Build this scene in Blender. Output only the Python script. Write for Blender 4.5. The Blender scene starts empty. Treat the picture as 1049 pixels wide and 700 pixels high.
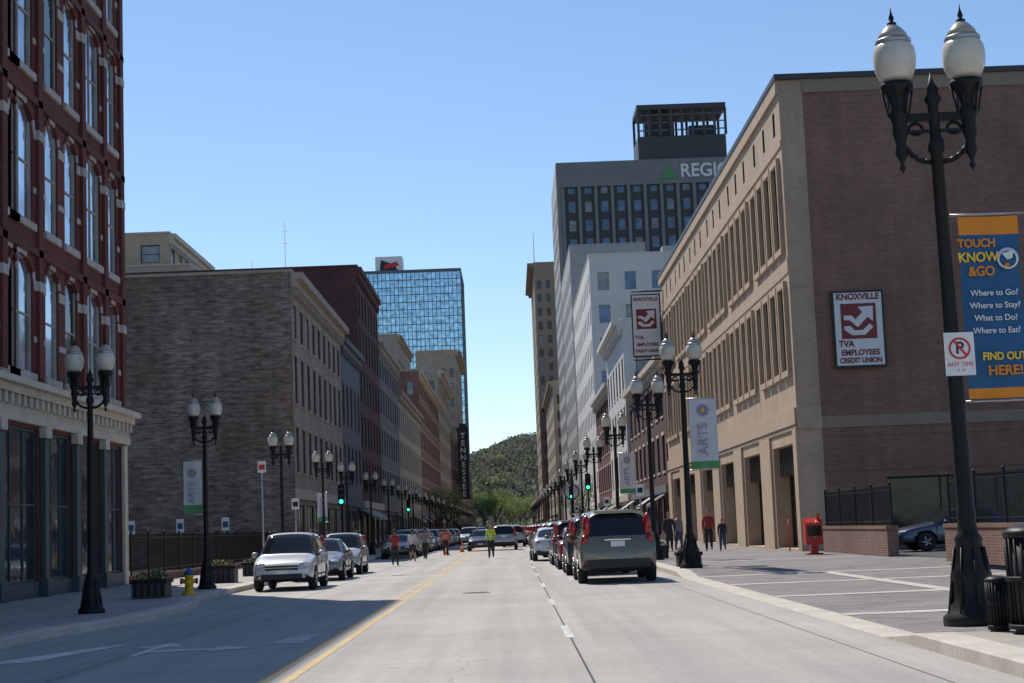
import bpy, math, random
from mathutils import Vector, Matrix
random.seed(7)
sc=bpy.context.scene
V=Vector
Z=V((0,0,1))

# ------------------------------------------------------------------ materials
def newmat(name):
    m=bpy.data.materials.new(name); m.use_nodes=True
    nt=m.node_tree; b=nt.nodes['Principled BSDF']
    return m,nt,b
def N(nt,t,**k):
    n=nt.nodes.new(t)
    for a,v in k.items(): setattr(n,a,v)
    return n
def ramp(nt,src,p0,p1,c0,c1):
    r=N(nt,'ShaderNodeValToRGB'); r.color_ramp.elements[0].position=p0; r.color_ramp.elements[1].position=p1
    r.color_ramp.elements[0].color=(*c0,1); r.color_ramp.elements[1].color=(*c1,1)
    nt.links.new(src,r.inputs[0]); return r.outputs[0]
def mix(nt,bl,fac,a,b):
    n=N(nt,'ShaderNodeMixRGB',blend_type=bl)
    for i,x in ((0,fac),(1,a),(2,b)):
        if isinstance(x,(int,float)): n.inputs[i].default_value=x
        elif isinstance(x,tuple): n.inputs[i].default_value=(*x,1) if len(x)==3 else x
        else: nt.links.new(x,n.inputs[i])
    return n.outputs[0]
def math_(nt,op,a,b=None):
    n=N(nt,'ShaderNodeMath',operation=op)
    for i,x in ((0,a),(1,b)):
        if x is None: continue
        if isinstance(x,(int,float)): n.inputs[i].default_value=x
        else: nt.links.new(x,n.inputs[i])
    return n.outputs[0]
def noise(nt,vec,scale,detail=4,rough=.6):
    n=N(nt,'ShaderNodeTexNoise'); n.inputs['Scale'].default_value=scale; n.inputs['Detail'].default_value=detail
    n.inputs['Roughness'].default_value=rough
    if vec is not None: nt.links.new(vec,n.inputs['Vector'])
    return n.outputs['Fac']
def pos(nt): return N(nt,'ShaderNodeNewGeometry').outputs['Position']
def objc(nt): return N(nt,'ShaderNodeTexCoord').outputs['Object']
def bump(nt,b,h,strength=.3,dist=.02):
    n=N(nt,'ShaderNodeBump'); n.inputs['Strength'].default_value=strength; n.inputs['Distance'].default_value=dist
    nt.links.new(h,n.inputs['Height']); nt.links.new(n.outputs[0],b.inputs['Normal'])
def wall_uv(nt):
    g=N(nt,'ShaderNodeNewGeometry')
    s=N(nt,'ShaderNodeSeparateXYZ'); nt.links.new(g.outputs['Position'],s.inputs[0])
    n=N(nt,'ShaderNodeSeparateXYZ'); nt.links.new(g.outputs['True Normal'],n.inputs[0])
    ax=math_(nt,'ABSOLUTE',n.outputs[0]); ay=math_(nt,'SUBTRACT',1.0,ax)
    u=math_(nt,'ADD',math_(nt,'MULTIPLY',s.outputs[0],ay),math_(nt,'MULTIPLY',s.outputs[1],ax))
    c=N(nt,'ShaderNodeCombineXYZ'); nt.links.new(u,c.inputs[0]); nt.links.new(s.outputs[2],c.inputs[1])
    return c.outputs[0],s
def M(name,col,rough=.7,metal=0,var=.15,scale=2.0,bmp=0,spec=.5,coat=0,obj=False):
    m,nt,b=newmat(name)
    p=objc(nt) if obj else pos(nt)
    n1=noise(nt,p,scale); n2=noise(nt,p,scale*9,3)
    f=ramp(nt,n1,.3,.7,(1-var,)*3,(1+var*.6,)*3)
    f2=ramp(nt,n2,.3,.7,(1-var*.6,)*3,(1+var*.4,)*3)
    c=mix(nt,'MULTIPLY',1.0,col,f); c=mix(nt,'MULTIPLY',1.0,c,f2)
    nt.links.new(c,b.inputs['Base Color'])
    b.inputs['Roughness'].default_value=rough; b.inputs['Metallic'].default_value=metal
    b.inputs['Specular IOR Level'].default_value=spec
    if coat: b.inputs['Coat Weight'].default_value=coat; b.inputs['Coat Roughness'].default_value=.05
    if bmp: bump(nt,b,n2,bmp,.02)
    return m
def LEAF(name,col,var=.4,scale=.12,tr=.4):
    m,nt,b=newmat(name); p=pos(nt)
    c=mix(nt,'MULTIPLY',1.0,col,ramp(nt,noise(nt,p,scale),.3,.7,(1-var,)*3,(1+var*.8,)*3))
    nt.links.new(c,b.inputs['Base Color']); b.inputs['Roughness'].default_value=.8
    t=N(nt,'ShaderNodeBsdfTranslucent'); nt.links.new(c,t.inputs[0]); x=N(nt,'ShaderNodeMixShader'); x.inputs[0].default_value=tr
    nt.links.new(b.outputs[0],x.inputs[1]); nt.links.new(t.outputs[0],x.inputs[2]); nt.links.new(x.outputs[0],nt.nodes['Material Output'].inputs[0])
    return m
def BRICK(name,c1,c2,mortar,bw=.22,bh=.075,msize=.012,stain=.3,patch=None,rough=.85,bmp=.5):
    m,nt,b=newmat(name)
    uv,s=wall_uv(nt)
    t=N(nt,'ShaderNodeTexBrick'); nt.links.new(uv,t.inputs['Vector'])
    t.inputs['Scale'].default_value=1; t.inputs['Brick Width'].default_value=bw; t.inputs['Row Height'].default_value=bh
    t.inputs['Mortar Size'].default_value=msize; t.inputs['Color1'].default_value=(*c1,1); t.inputs['Color2'].default_value=(*c2,1)
    t.inputs['Mortar'].default_value=(*mortar,1); t.inputs['Mortar Smooth'].default_value=.2
    col=t.outputs['Color']
    n1=noise(nt,uv,.35,5,.65)
    if patch:
        f=ramp(nt,noise(nt,uv,.20,6,.7),.46,.58,(0,0,0),(1,1,1))
        col=mix(nt,'MIX',math_(nt,'MULTIPLY',f,.65),col,patch)
        mp2=N(nt,'ShaderNodeMapping'); mp2.inputs['Scale'].default_value=(1.2,5.5,1); nt.links.new(uv,mp2.inputs[0])
        col=mix(nt,'MULTIPLY',1.0,col,ramp(nt,noise(nt,mp2.outputs[0],1,4,.7),.36,.62,(.5,.48,.46),(1.3,1.3,1.28)))
        # old lime-wash remnants
        wsh=ramp(nt,noise(nt,uv,.5,7,.75),.56,.66,(0,0,0),(1,1,1))
        col=mix(nt,'MIX',math_(nt,'MULTIPLY',wsh,.35),col,(.42,.39,.34))
    col=mix(nt,'MULTIPLY',1.0,col,ramp(nt,n1,.3,.7,(1-stain,)*3,(1.1,)*3))
    mp=N(nt,'ShaderNodeMapping'); mp.inputs['Scale'].default_value=(1.6,.07,1); nt.links.new(uv,mp.inputs[0])
    st=ramp(nt,noise(nt,mp.outputs[0],1,4),.35,.65,(1-stain*.6,)*3,(1.05,)*3)
    col=mix(nt,'MULTIPLY',1.0,col,st)
    nt.links.new(col,b.inputs['Base Color']); b.inputs['Roughness'].default_value=rough
    bump(nt,b,t.outputs['Fac'],-bmp,.01)
    return m
def GLASS(name,col,rough=.06,metal=0,ior=1.6,wob=.15):
    m,nt,b=newmat(name)
    p=pos(nt); n=noise(nt,p,.9,2)
    c=mix(nt,'MULTIPLY',1,col,ramp(nt,noise(nt,p,.6,2),.35,.65,(.55,.55,.55),(1.25,1.25,1.25)))
    nt.links.new(c,b.inputs['Base Color'])
    b.inputs['Roughness'].default_value=rough; b.inputs['Metallic'].default_value=metal; b.inputs['IOR'].default_value=ior
    bump(nt,b,n,wob,.05)
    return m

m_redbrick=BRICK('dark_red_brick',(.20,.036,.026),(.13,.025,.02),(.10,.05,.04))
m_greybrick=BRICK('weathered_grey_brick',(.33,.28,.225),(.19,.15,.12),(.30,.27,.23),bw=.42,bh=.16,msize=.02,stain=.35,patch=(.22,.14,.105))
m_brown=BRICK('maroon_brick',(.12,.038,.035),(.09,.03,.03),(.08,.05,.05))
m_rustbrick=BRICK('rust_brick',(.26,.11,.07),(.20,.09,.06),(.2,.16,.13))
m_bankbrick=BRICK('rose_brown_brick',(.29,.15,.105),(.215,.112,.08),(.27,.19,.15),bw=.30,bh=.10,stain=.2)
m_tanbrick=BRICK('tan_brick',(.51,.37,.25),(.44,.315,.21),(.46,.37,.28),stain=.18)
m_lowbrick=BRICK('low_wall_brick',(.26,.10,.065),(.15,.06,.045),(.24,.20,.17),stain=.3)
m_tan=M('tan_stone',(.47,.355,.25),.8,var=.12,bmp=.2)
m_tand=M('tan_stone_dark',(.30,.23,.17),.8,var=.1,bmp=.2)
m_cream=M('cream_stone',(.52,.47,.39),.8,var=.18,bmp=.2)
m_white=M('white_painted_stone',(.62,.61,.58),.75,var=.10,scale=.4)
m_band=M('pale_stone_band',(.46,.42,.39),.8,var=.22)
m_lgrey=M('light_grey_panel',(.38,.38,.37),.7,var=.12,scale=.3)
m_tgrey=M('tower_grey_concrete',(.21,.212,.21),.75,var=.14,scale=.3)
m_beige=M('beige_stucco',(.38,.33,.26),.85,var=.15,scale=.5)
m_slate=M('slate_paint',(.13,.14,.155),.8,var=.15,scale=.5)
m_pale=M('pale_stucco',(.33,.28,.23),.85,var=.22,scale=.5)
m_dkpanel=M('dark_panel',(.045,.045,.05),.5,var=.1)
m_revshade=M('reveal_painted_shade',(.075,.055,.04),.6,var=.15)  # dark brown painted in for the shade inside the bank's window reveals
m_roof=M('roof_felt',(.12,.12,.12),.95,var=.2)
m_glass=GLASS('window_glass',(.03,.04,.05))
m_glassd=GLASS('dark_window_glass',(.012,.014,.018),rough=.12,ior=1.45)
m_glassb=GLASS('blind_window_glass',(.22,.24,.25),rough=.15)
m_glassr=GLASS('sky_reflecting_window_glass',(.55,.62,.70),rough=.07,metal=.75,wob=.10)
m_glassblue=GLASS('blue_window_glass',(.10,.17,.30),rough=.1)
m_mirror=GLASS('mirror_glass',(.42,.60,.70),rough=.04,metal=.85,wob=.05)
m_mull=M('mullion_dark',(.09,.13,.16),.5)
m_frame=M('window_frame_paint',(.36,.34,.31),.6)
m_framed=M('window_frame_dark',(.05,.04,.035),.6)
m_teal=M('storefront_teal_paint',(.04,.075,.085),.5)
m_black=M('black_cast_iron',(.008,.009,.0095),.5,var=.2,scale=6,spec=.28,obj=True)
m_globe=M('lamp_globe_acrylic',(.58,.54,.45),.28,var=.10,scale=3,obj=True,spec=.6)
m_globe2=M('lamp_globe_cap_acrylic',(.36,.33,.27),.3,var=.10,scale=3,obj=True,spec=.6)
m_silver=M('brushed_metal',(.42,.42,.42),.35,metal=.8,obj=True)
m_signw=M('sign_white',(.74,.74,.73),.5,var=.05)
m_signm=M('sign_maroon',(.20,.018,.022),.5,var=.08)
m_signk=M('sign_black',(.015,.015,.015),.5)
m_orange=M('banner_orange',(.75,.25,.02),.75,var=.08,scale=4)
m_blue=M('banner_blue',(.02,.105,.24),.75,var=.1,scale=4)
m_bannerw=M('banner_white',(.62,.62,.63),.8,var=.12,scale=4)
m_yellowt=M('banner_yellow',(.85,.55,.05),.7)
m_green=M('banner_green',(.10,.30,.12),.8)
m_purple=M('banner_lilac',(.30,.27,.42),.8)
m_signred=M('sign_red',(.6,.03,.03),.5)
m_red=M('red_paint',(.55,.03,.015),.35,obj=True)
m_yellow=M('yellow_paint',(.72,.43,.02),.45)
m_coneo=M('cone_orange',(.8,.16,.02),.6)
m_glow,nt_,b_=newmat('signal_green_light'); b_.inputs['Emission Color'].default_value=(.05,1,.55,1); b_.inputs['Emission Strength'].default_value=2.5; b_.inputs['Base Color'].default_value=(.02,.3,.18,1)

def road_mat():
    m,nt,b=newmat('road_concrete')
    p=pos(nt); s=N(nt,'ShaderNodeSeparateXYZ'); nt.links.new(p,s.inputs[0])
    c=mix(nt,'MULTIPLY',1,(.385,.368,.338),ramp(nt,noise(nt,p,.25,6,.7),.3,.7,(.84,.84,.84),(1.08,1.08,1.08)))
    c=mix(nt,'MULTIPLY',1,c,ramp(nt,noise(nt,p,14,3),.3,.7,(.88,.88,.88),(1.08,1.08,1.08)))
    mp=N(nt,'ShaderNodeMapping'); mp.inputs['Scale'].default_value=(1.3,.03,1); nt.links.new(p,mp.inputs[0])
    c=mix(nt,'MULTIPLY',1,c,ramp(nt,noise(nt,mp.outputs[0],1,4),.35,.65,(.80,.80,.81),(1.06,1.06,1.06)))
    fy=math_(nt,'FRACT',math_(nt,'DIVIDE',s.outputs[1],4.6))
    j=math_(nt,'LESS_THAN',fy,.005)
    c=mix(nt,'MIX',math_(nt,'MULTIPLY',j,.5),c,(.10,.10,.10))
    v=N(nt,'ShaderNodeTexVoronoi',feature='DISTANCE_TO_EDGE'); v.inputs['Scale'].default_value=.13
    wv=N(nt,'ShaderNodeVectorMath',operation='ADD'); nn=N(nt,'ShaderNodeTexNoise'); nn.inputs['Scale'].default_value=.8; nn.inputs['Detail'].default_value=5
    nt.links.new(p,nn.inputs['Vector']); nt.links.new(p,wv.inputs[0]); nt.links.new(nn.outputs['Color'],wv.inputs[1]); nt.links.new(wv.outputs[0],v.inputs['Vector'])
    cr=math_(nt,'LESS_THAN',v.outputs['Distance'],.0015)
    c=mix(nt,'MIX',math_(nt,'MULTIPLY',cr,.25),c,(.08,.08,.08))
    c=mix(nt,'MULTIPLY',1,c,ramp(nt,noise(nt,p,1.7,2),.70,.78,(1,1,1),(.75,.74,.73)))
    nt.links.new(c,b.inputs['Base Color']); b.inputs['Roughness'].default_value=.82
    bump(nt,b,noise(nt,p,40,3),.25,.01)
    return m
m_road=road_mat()
def paver_mat(name,c1,c2,mo,bw,bh,rot=0):
    m,nt,b=newmat(name); p=pos(nt)
    t=N(nt,'ShaderNodeTexBrick'); nt.links.new(p,t.inputs['Vector']); t.inputs['Scale'].default_value=1
    t.inputs['Brick Width'].default_value=bw; t.inputs['Row Height'].default_value=bh; t.inputs['Mortar Size'].default_value=.008
    t.inputs['Color1'].default_value=(*c1,1); t.inputs['Color2'].default_value=(*c2,1); t.inputs['Mortar'].default_value=(*mo,1)
    c=mix(nt,'MULTIPLY',1,t.outputs['Color'],ramp(nt,noise(nt,p,.5,5,.7),.3,.7,(.78,)*3,(1.12,)*3))
    c=mix(nt,'MULTIPLY',1,c,ramp(nt,noise(nt,p,2.3,3),.66,.75,(1,1,1),(.75,.75,.74)))
    nt.links.new(c,b.inputs['Base Color']); b.inputs['Roughness'].default_value=.85
    bump(nt,b,t.outputs['Fac'],-.4,.01); return m
m_paver=paver_mat('grey_brick_paver',(.24,.22,.215),(.16,.15,.15),(.10,.10,.10),.40,.20)
m_walk=paver_mat('concrete_sidewalk',(.37,.34,.30),(.34,.31,.28),(.15,.15,.14),1.5,1.5)
m_kerb=M('kerb_concrete',(.50,.46,.40),.88,var=.18,scale=1.1,bmp=.3)
m_asph=M('asphalt',(.06,.06,.062),.9,var=.2,scale=1,bmp=.3)
m_ground=M('far_ground',(.11,.115,.09),.95,var=.3,scale=.02)
def worn(name,col,lo=.38,hi=.5,base=(.33,.315,.295)):
    m,nt,b=newmat(name); p=pos(nt)
    f=ramp(nt,noise(nt,p,5,6,.75),lo,hi,(0,0,0),(1,1,1))
    c=mix(nt,'MIX',f,base,col); c=mix(nt,'MULTIPLY',1,c,ramp(nt,noise(nt,p,.6,3),.3,.7,(.8,)*3,(1.05,)*3))
    nt.links.new(c,b.inputs['Base Color']); b.inputs['Roughness'].default_value=.75; return m
m_ypaint=worn('yellow_road_paint',(.58,.39,.12),.38,.56)
m_wpaint=worn('white_road_paint',(.70,.70,.68))
m_wpaint2=worn('white_road_paint_worn',(.64,.64,.62),.42,.56)

# ------------------------------------------------------------------ mesh builder
class MB:
    def __init__(s): s.v=[];s.f=[];s.m=[];s.sm=[];s.mats=[]
    def mi(s,mat):
        if mat not in s.mats: s.mats.append(mat)
        return s.mats.index(mat)
    def add(s,vs,fs,mat,smooth=False):
        o=len(s.v); k=s.mi(mat)
        s.v+=[tuple(v) for v in vs]
        for f in fs: s.f.append(tuple(i+o for i in f)); s.m.append(k); s.sm.append(smooth)
    def poly(s,pts,mat): s.add(pts,[tuple(range(len(pts)))],mat)
    def box(s,x0,x1,y0,y1,z0,z1,mat):
        s.add([(x0,y0,z0),(x1,y0,z0),(x1,y1,z0),(x0,y1,z0),(x0,y0,z1),(x1,y0,z1),(x1,y1,z1),(x0,y1,z1)],
              [(0,3,2,1),(4,5,6,7),(0,1,5,4),(1,2,6,5),(2,3,7,6),(3,0,4,7)],mat)
    def obox(s,P,U,Nn,u0,u1,v0,v1,n0,n1,mat):
        vs=[P+U*u+Z*v+Nn*n for v in (v0,v1) for (u,n) in ((u0,n1),(u1,n1),(u1,n0),(u0,n0))]
        s.add(vs,[(0,3,2,1),(4,5,6,7),(0,1,5,4),(1,2,6,5),(2,3,7,6),(3,0,4,7)],mat)
    def lathe(s,prof,c,mat,n=16,axis='z',smooth=True,closed=True):
        vs=[];fs=[]
        for r,h in prof:
            for i in range(n):
                a=2*math.pi*i/n; x,y=r*math.cos(a),r*math.sin(a)
                if axis=='z': p=(c[0]+x,c[1]+y,c[2]+h)
                elif axis=='x': p=(c[0]+h,c[1]+x,c[2]+y)
                else: p=(c[0]+x,c[1]+h,c[2]+y)
                vs.append(p)
        for k in range(len(prof)-1):
            for i in range(n):
                j=(i+1)%n; fs.append((k*n+i,k*n+j,(k+1)*n+j,(k+1)*n+i))
        if closed: fs.append(tuple(range(n))[::-1]); fs.append(tuple((len(prof)-1)*n+i for i in range(n)))
        s.add(vs,fs,mat,smooth)
    def tube(s,p0,p1,r0,r1,mat,n=8):
        p0=V(p0);p1=V(p1);d=(p1-p0).normalized(); a=d.orthogonal().normalized(); b=d.cross(a)
        vs=[p+a*(r*math.cos(2*math.pi*i/n))+b*(r*math.sin(2*math.pi*i/n)) for p,r in ((p0,r0),(p1,r1)) for i in range(n)]
        fs=[(i,(i+1)%n,n+(i+1)%n,n+i) for i in range(n)]+[tuple(range(n))[::-1],tuple(range(n,2*n))]
        s.add(vs,fs,mat,True)
    def path(s,pts,r,mat,n=6):
        for a,b in zip(pts[:-1],pts[1:]): s.tube(a,b,r,r,mat,n)
    def ell(s,c,r,mat,n=12,k=8):
        vs=[];fs=[]
        for j in range(k+1):
            t=math.pi*j/k
            for i in range(n):
                a=2*math.pi*i/n; vs.append((c[0]+r[0]*math.sin(t)*math.cos(a),c[1]+r[1]*math.sin(t)*math.sin(a),c[2]-r[2]*math.cos(t)))
        for j in range(k):
            for i in range(n): fs.append((j*n+i,j*n+(i+1)%n,(j+1)*n+(i+1)%n,(j+1)*n+i))
        s.add(vs,fs,mat,True)
    def mesh(s,name):
        me=bpy.data.meshes.new(name); me.from_pydata(s.v,[],s.f)
        for m in s.mats: me.materials.append(m)
        me.polygons.foreach_set('material_index',s.m); me.polygons.foreach_set('use_smooth',s.sm); me.update()
        return me
    def obj(s,name,parent=None,loc=(0,0,0),rotz=0,scale=1):
        return place(s.mesh(name),name,parent,loc,rotz,scale)
def place(me,name,parent=None,loc=(0,0,0),rotz=0,scale=1):
    o=bpy.data.objects.new(name,me); sc.collection.objects.link(o); o.location=loc; o.rotation_euler=(0,0,rotz)
    o.scale=(scale,)*3 if isinstance(scale,(int,float)) else scale
    if parent: o.parent=parent
    return o
def empty(name,loc=(0,0,0)):
    o=bpy.data.objects.new(name,None); sc.collection.objects.link(o); o.location=loc; o.empty_display_size=.5; return o
def text(name,body,loc,size,mat,parent=None,align='CENTER',rot=(math.pi/2,0,0),ext=.004,sx=1,bold=0.0):
    c=bpy.data.curves.new(name,'FONT'); c.body=body; c.size=size; c.align_x=align; c.align_y='CENTER'; c.extrude=ext; c.offset=bold
    c.materials.append(mat); o=bpy.data.objects.new(name,c); sc.collection.objects.link(o); o.location=loc; o.rotation_euler=rot; o.scale=(sx,1,1)
    if parent: o.parent=parent
    return o

# ------------------------------------------------------------------ facades
def facade(mb,P,U,Nn,W,H,ops,mw,depth=.22,mf=None,fw=.07,mr=None):
    mr=mr or mw
    us=sorted({0,W}|{round(o[0],3) for o in ops}|{round(o[2],3) for o in ops}); us=[u for u in us if 0<=u<=W]
    vs=sorted({0,H}|{round(o[1],3) for o in ops}|{round(o[3],3) for o in ops}); vs=[v for v in vs if 0<=v<=H]
    for j in range(len(vs)-1):
        vc=(vs[j]+vs[j+1])/2; st=None
        row=[o for o in ops if o[1]<vc<o[3]]
        for i in range(len(us)):
            solid=False
            if i<len(us)-1:
                uc=(us[i]+us[i+1])/2
                solid=not any(o[0]<uc<o[2] for o in row)
            if solid and st is None: st=us[i]
            if not solid and st is not None:
                mb.poly([P+U*st+Z*vs[j],P+U*us[i]+Z*vs[j],P+U*us[i]+Z*vs[j+1],P+U*st+Z*vs[j+1]],mw); st=None
    for o in ops:
        u0,v0,u1,v1,g,nx,ny=o[:7]; f=o[7] if len(o)>7 else mf
        q=lambda u,v,n:P+U*u+Z*v-Nn*n
        d=depth
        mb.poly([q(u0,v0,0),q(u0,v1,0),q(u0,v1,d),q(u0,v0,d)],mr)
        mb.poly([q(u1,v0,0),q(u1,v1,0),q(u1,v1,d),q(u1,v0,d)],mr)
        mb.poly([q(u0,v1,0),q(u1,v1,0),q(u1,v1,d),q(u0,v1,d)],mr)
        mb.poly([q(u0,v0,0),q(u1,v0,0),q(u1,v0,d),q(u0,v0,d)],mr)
        mb.poly([q(u0,v0,d),q(u1,v0,d),q(u1,v1,d),q(u0,v1,d)],g)
        if f:
            e=.003; n0=-d+.002; n1=-d+min(.06,d*.4)
            mb.obox(P,U,Nn,u0+e,u0+fw,v0+e,v1-e,n0,n1,f); mb.obox(P,U,Nn,u1-fw,u1-e,v0+e,v1-e,n0,n1,f)
            mb.obox(P,U,Nn,u0+fw,u1-fw,v0+e,v0+fw,n0,n1,f); mb.obox(P,U,Nn,u0+fw,u1-fw,v1-fw,v1-e,n0,n1,f)
            for k in range(1,nx):
                u=u0+(u1-u0)*k/nx; mb.obox(P,U,Nn,u-fw*.35,u+fw*.35,v0+fw,v1-fw,n0,n1-.006,f)
            for k in range(1,ny):
                v=v0+(v1-v0)*k/ny; mb.obox(P,U,Nn,u0+fw,u1-fw,v-fw*.35,v+fw*.35,n0,n1-.003,f)
def rglass(a=m_glass,b=m_glassb,p=.2): return b if random.random()<p else a

def building(name,side,xf,xo,y0,y1,H,mw,rows,ncol,wfrac=.5,front=None,mfront=None,trim=m_cream,cornice=.5,ground=True,
             frontrows=None,glass=m_glass,sill=True,cap=.35,extra_bands=(),frame=m_framed,pb=.2,depth=.09):
    E=empty(name,(0,0,0)); w=MB(); t=MB(); r=MB()
    W=y1-y0
    if side<0: P=V((xf,y0,0)); U=V((0,1,0)); Nn=V((1,0,0))
    else: P=V((xf,y0,0)); U=V((0,1,0)); Nn=V((-1,0,0))
    ops=[]; cw=W/ncol
    for (v0,v1) in rows:
        for c in range(ncol):
            uc=cw*(c+.5); hw=cw*wfrac/2; ops.append((uc-hw,v0,uc+hw,v1,rglass(glass,p=pb),1,2))
            if sill:
                t.obox(P,U,Nn,uc-hw-.1,uc+hw+.1,v0-.16,v0-.003,0.0,.07,trim); t.obox(P,U,Nn,uc-hw-.1,uc+hw+.1,v1+.003,v1+.24,0.0,.05,trim)
    if ground:
        nb=max(2,int(W/4.5)); bw=W/nb
        for c in range(nb): ops.append((bw*c+.35,.5,bw*(c+1)-.35,3.3,m_glassd,3,1))
        t.obox(P,U,Nn,0.02,W-.02,3.6,4.2,0.0,.18,random.choice([trim,m_slate,m_dkpanel,m_cream]))
        for c in range(nb):
            if random.random()<.45:
                am=random.choice([m_slate,m_signm,m_green,m_cream]); a=bw*c+.5; b=bw*(c+1)-.5
                p=lambda u,v,n:P+U*u+Z*v+Nn*n
                t.poly([p(a,3.5,.2),p(b,3.5,.2),p(b,2.8,1.3),p(a,2.8,1.3)],am); t.poly([p(a,2.8,1.3),p(b,2.8,1.3),p(b,2.6,1.3),p(a,2.6,1.3)],am)
    facade(w,P,U,Nn,W,H,ops,mw,depth,frame)
    Pf=V((min(xf,xo),y0,0)); Uf=V((1,0,0)); Nf=V((0,-1,0)); Wf=abs(xo-xf); of=[]
    if front:
        cw=Wf/front[0]
        for (v0,v1) in (frontrows or rows):
            for c in range(front[0]):
                uc=cw*(c+.5); hw=cw*front[1]/2; of.append((uc-hw,v0,uc+hw,v1,rglass(glass,p=pb),1,2))
    facade(w,Pf,Uf,Nf,Wf,H,of,mfront or mw,.2,frame)
    xa,xb=min(xf,xo),max(xf,xo)
    w.poly([(xa,y1,0),(xb,y1,0),(xb,y1,H),(xa,y1,H)],mw); w.poly([(xo,y0,0),(xo,y1,0),(xo,y1,H),(xo,y0,H)],mw)
    r.poly([(xa,y0,H-.6),(xb,y0,H-.6),(xb,y1,H-.6),(xa,y1,H-.6)],m_roof)
    rr=random.Random(int(y0*7+abs(xo)))
    for k in range(3):
        ux=rr.uniform(xa+2,xb-4); uy=rr.uniform(y0+2,y1-5); hh=rr.uniform(.8,1.9)
        r.box(ux,ux+rr.uniform(1.4,3),uy,uy+rr.uniform(1.5,3),H-.59,H+hh,m_lgrey)
    for (a,b,c,d) in ((xa-.08,xb+.08,y0-.08,y0+.28),(xa-.08,xb+.08,y1-.28,y1-.02),(xa-.08,xa+.28,y0+.28,y1-.28),(xb-.28,xb+.08,y0+.28,y1-.28)):
        t.box(a,b,c,d,H+.002,H+cap*.5,trim)
    if cornice:
        t.obox(P,U,Nn,.02,W-.02,H-.9,H-.45,0,cornice*.5,trim); t.obox(P,U,Nn,.0,W,H-.45,H-.01,0,cornice,trim)
        n=int(W/.9)
        for i in range(n): t.obox(P,U,Nn,(i+.3)*W/n,(i+.55)*W/n,H-1.3,H-.902,0,cornice*.45,trim)
    for v in extra_bands: t.obox(P,U,Nn,0.03,W-.03,v,v+.35,0,.1,trim)
    w.obj('walls_and_windows',E); t.obj('trim_and_cornice',E); r.obj('roof',E)
    return E

# ------------------------------------------------------------------ ground
g=MB(); g.poly([(-4000,-2000,-.06),(4000,-2000,-.06),(4000,6000,-.06),(-4000,6000,-.06)],m_ground); g.obj('ground')
g=MB(); g.poly([(-9,-60,0),(5.2,-60,0),(5.2,760,0),(-9,760,0)],m_road); g.obj('road')
XL=-7.5; XR=4.4; BL=-12.4; BR=11.3
def kerb(name,pts,w,h0):
    s=MB(); hs=h0
    for i in range(len(pts)-1):
        (x0,y0),(x1,y1)=pts[i],pts[i+1]; a,b=hs[i],hs[i+1]; r=.02*(1 if w>0 else -1)
        s.poly([(x0,y0,-.03),(x1,y1,-.03),(x1,y1,b-.02),(x0,y0,a-.02)],m_kerb)
        s.poly([(x0,y0,a-.02),(x1,y1,b-.02),(x1+r,y1,b),(x0+r,y0,a)],m_kerb)
        s.poly([(x0+r,y0,a),(x1+r,y1,b),(x1+w,y1,b),(x0+w,y0,a)],m_kerb)
        s.poly([(x0+w,y0,a),(x1+w,y1,b),(x1+w,y1,-.03),(x0+w,y0,-.03)],m_kerb)
    return s.obj(name)
kerb('kerb',[(XR,-60),(XR,18.0),(XR,19.6),(XR,42.5),(XR,44.5),(XR,760)],.42,[.15,.15,.022,.022,.15,.15])
g=MB(); K=XR+.42
g.poly([(K,-60,.146),(40,-60,.146),(40,18.0,.146),(K,18.0,.146)],m_walk)
g.poly([(K,18.0,.146),(40,18.0,.146),(40,19.6,.10),(K,19.6,.018)],m_walk)
g.poly([(K,19.6,.018),(40,19.6,.10),(40,42.5,.10),(K,42.5,.018)],m_paver)
g.poly([(K,42.5,.018),(40,42.5,.10),(40,44.5,.146),(K,44.5,.146)],m_paver)
g.poly([(K,44.5,.146),(40,44.5,.146),(40,63,.146),(K,63,.146)],m_paver)
g.poly([(K,63,.146),(BR+1,63,.146),(BR+1,760,.146),(K,760,.146)],m_paver)
g.obj('sidewalk')
g=MB()
for y in (23.8,30.0,36.2,42.0,):
    z=lambda x:.018+(x-4.78)/35.22*.082+.006
    g.poly([(4.83,y,z(4.83)),(11.4,y,z(11.4)),(11.4,y+.5,z(11.4)),(4.83,y+.5,z(4.83))],m_kerb)
for y in range(52,400,8): g.poly([(4.83,y,.151),(11.2,y,.151),(11.2,y+.42,.151),(4.83,y+.42,.151)],m_kerb)
for yy in (24.3,30.5,36.7):
    g.poly([(7.9,yy+.005,.034),(8.25,yy+.005,.034),(8.25,yy+5.6,.034),(7.9,yy+5.6,.034)],m_kerb)
g.obj('paving_bands')
lp=[(XL,-60),(XL,26),(-6.9,29.5),(-6.85,35),(XL-.1,39.5),(XL-.1,760)]
kerb('kerb',lp,-.38,[.15]*6)
g=MB()
for (a,b) in zip(lp[:-1],lp[1:]): g.poly([(a[0]-.38,a[1],.146),(b[0]-.38,b[1],.146),(-14,b[1],.146),(-14,a[1],.146)],m_walk)
g.obj('sidewalk')
g=MB(); g.poly([(-60,40,.05),(-13.9,40,.05),(-13.9,94,.05),(-60,94,.05)],m_asph); g.obj('parking_lot_ground')
g=MB(); g.poly([(12.3,20,.155),(60,20,.155),(60,62.9,.155),(12.3,62.9,.155)],m_asph); g.obj('parking_lot_ground')
g=MB()
for x0 in (-2.68,-2.42): g.poly([(x0,-10,.004),(x0+.11,-10,.004),(x0+.11,640,.004),(x0,640,.004)],m_ypaint)
g.obj('yellow_centre_lines')
g=MB()
y=-6.0
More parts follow.
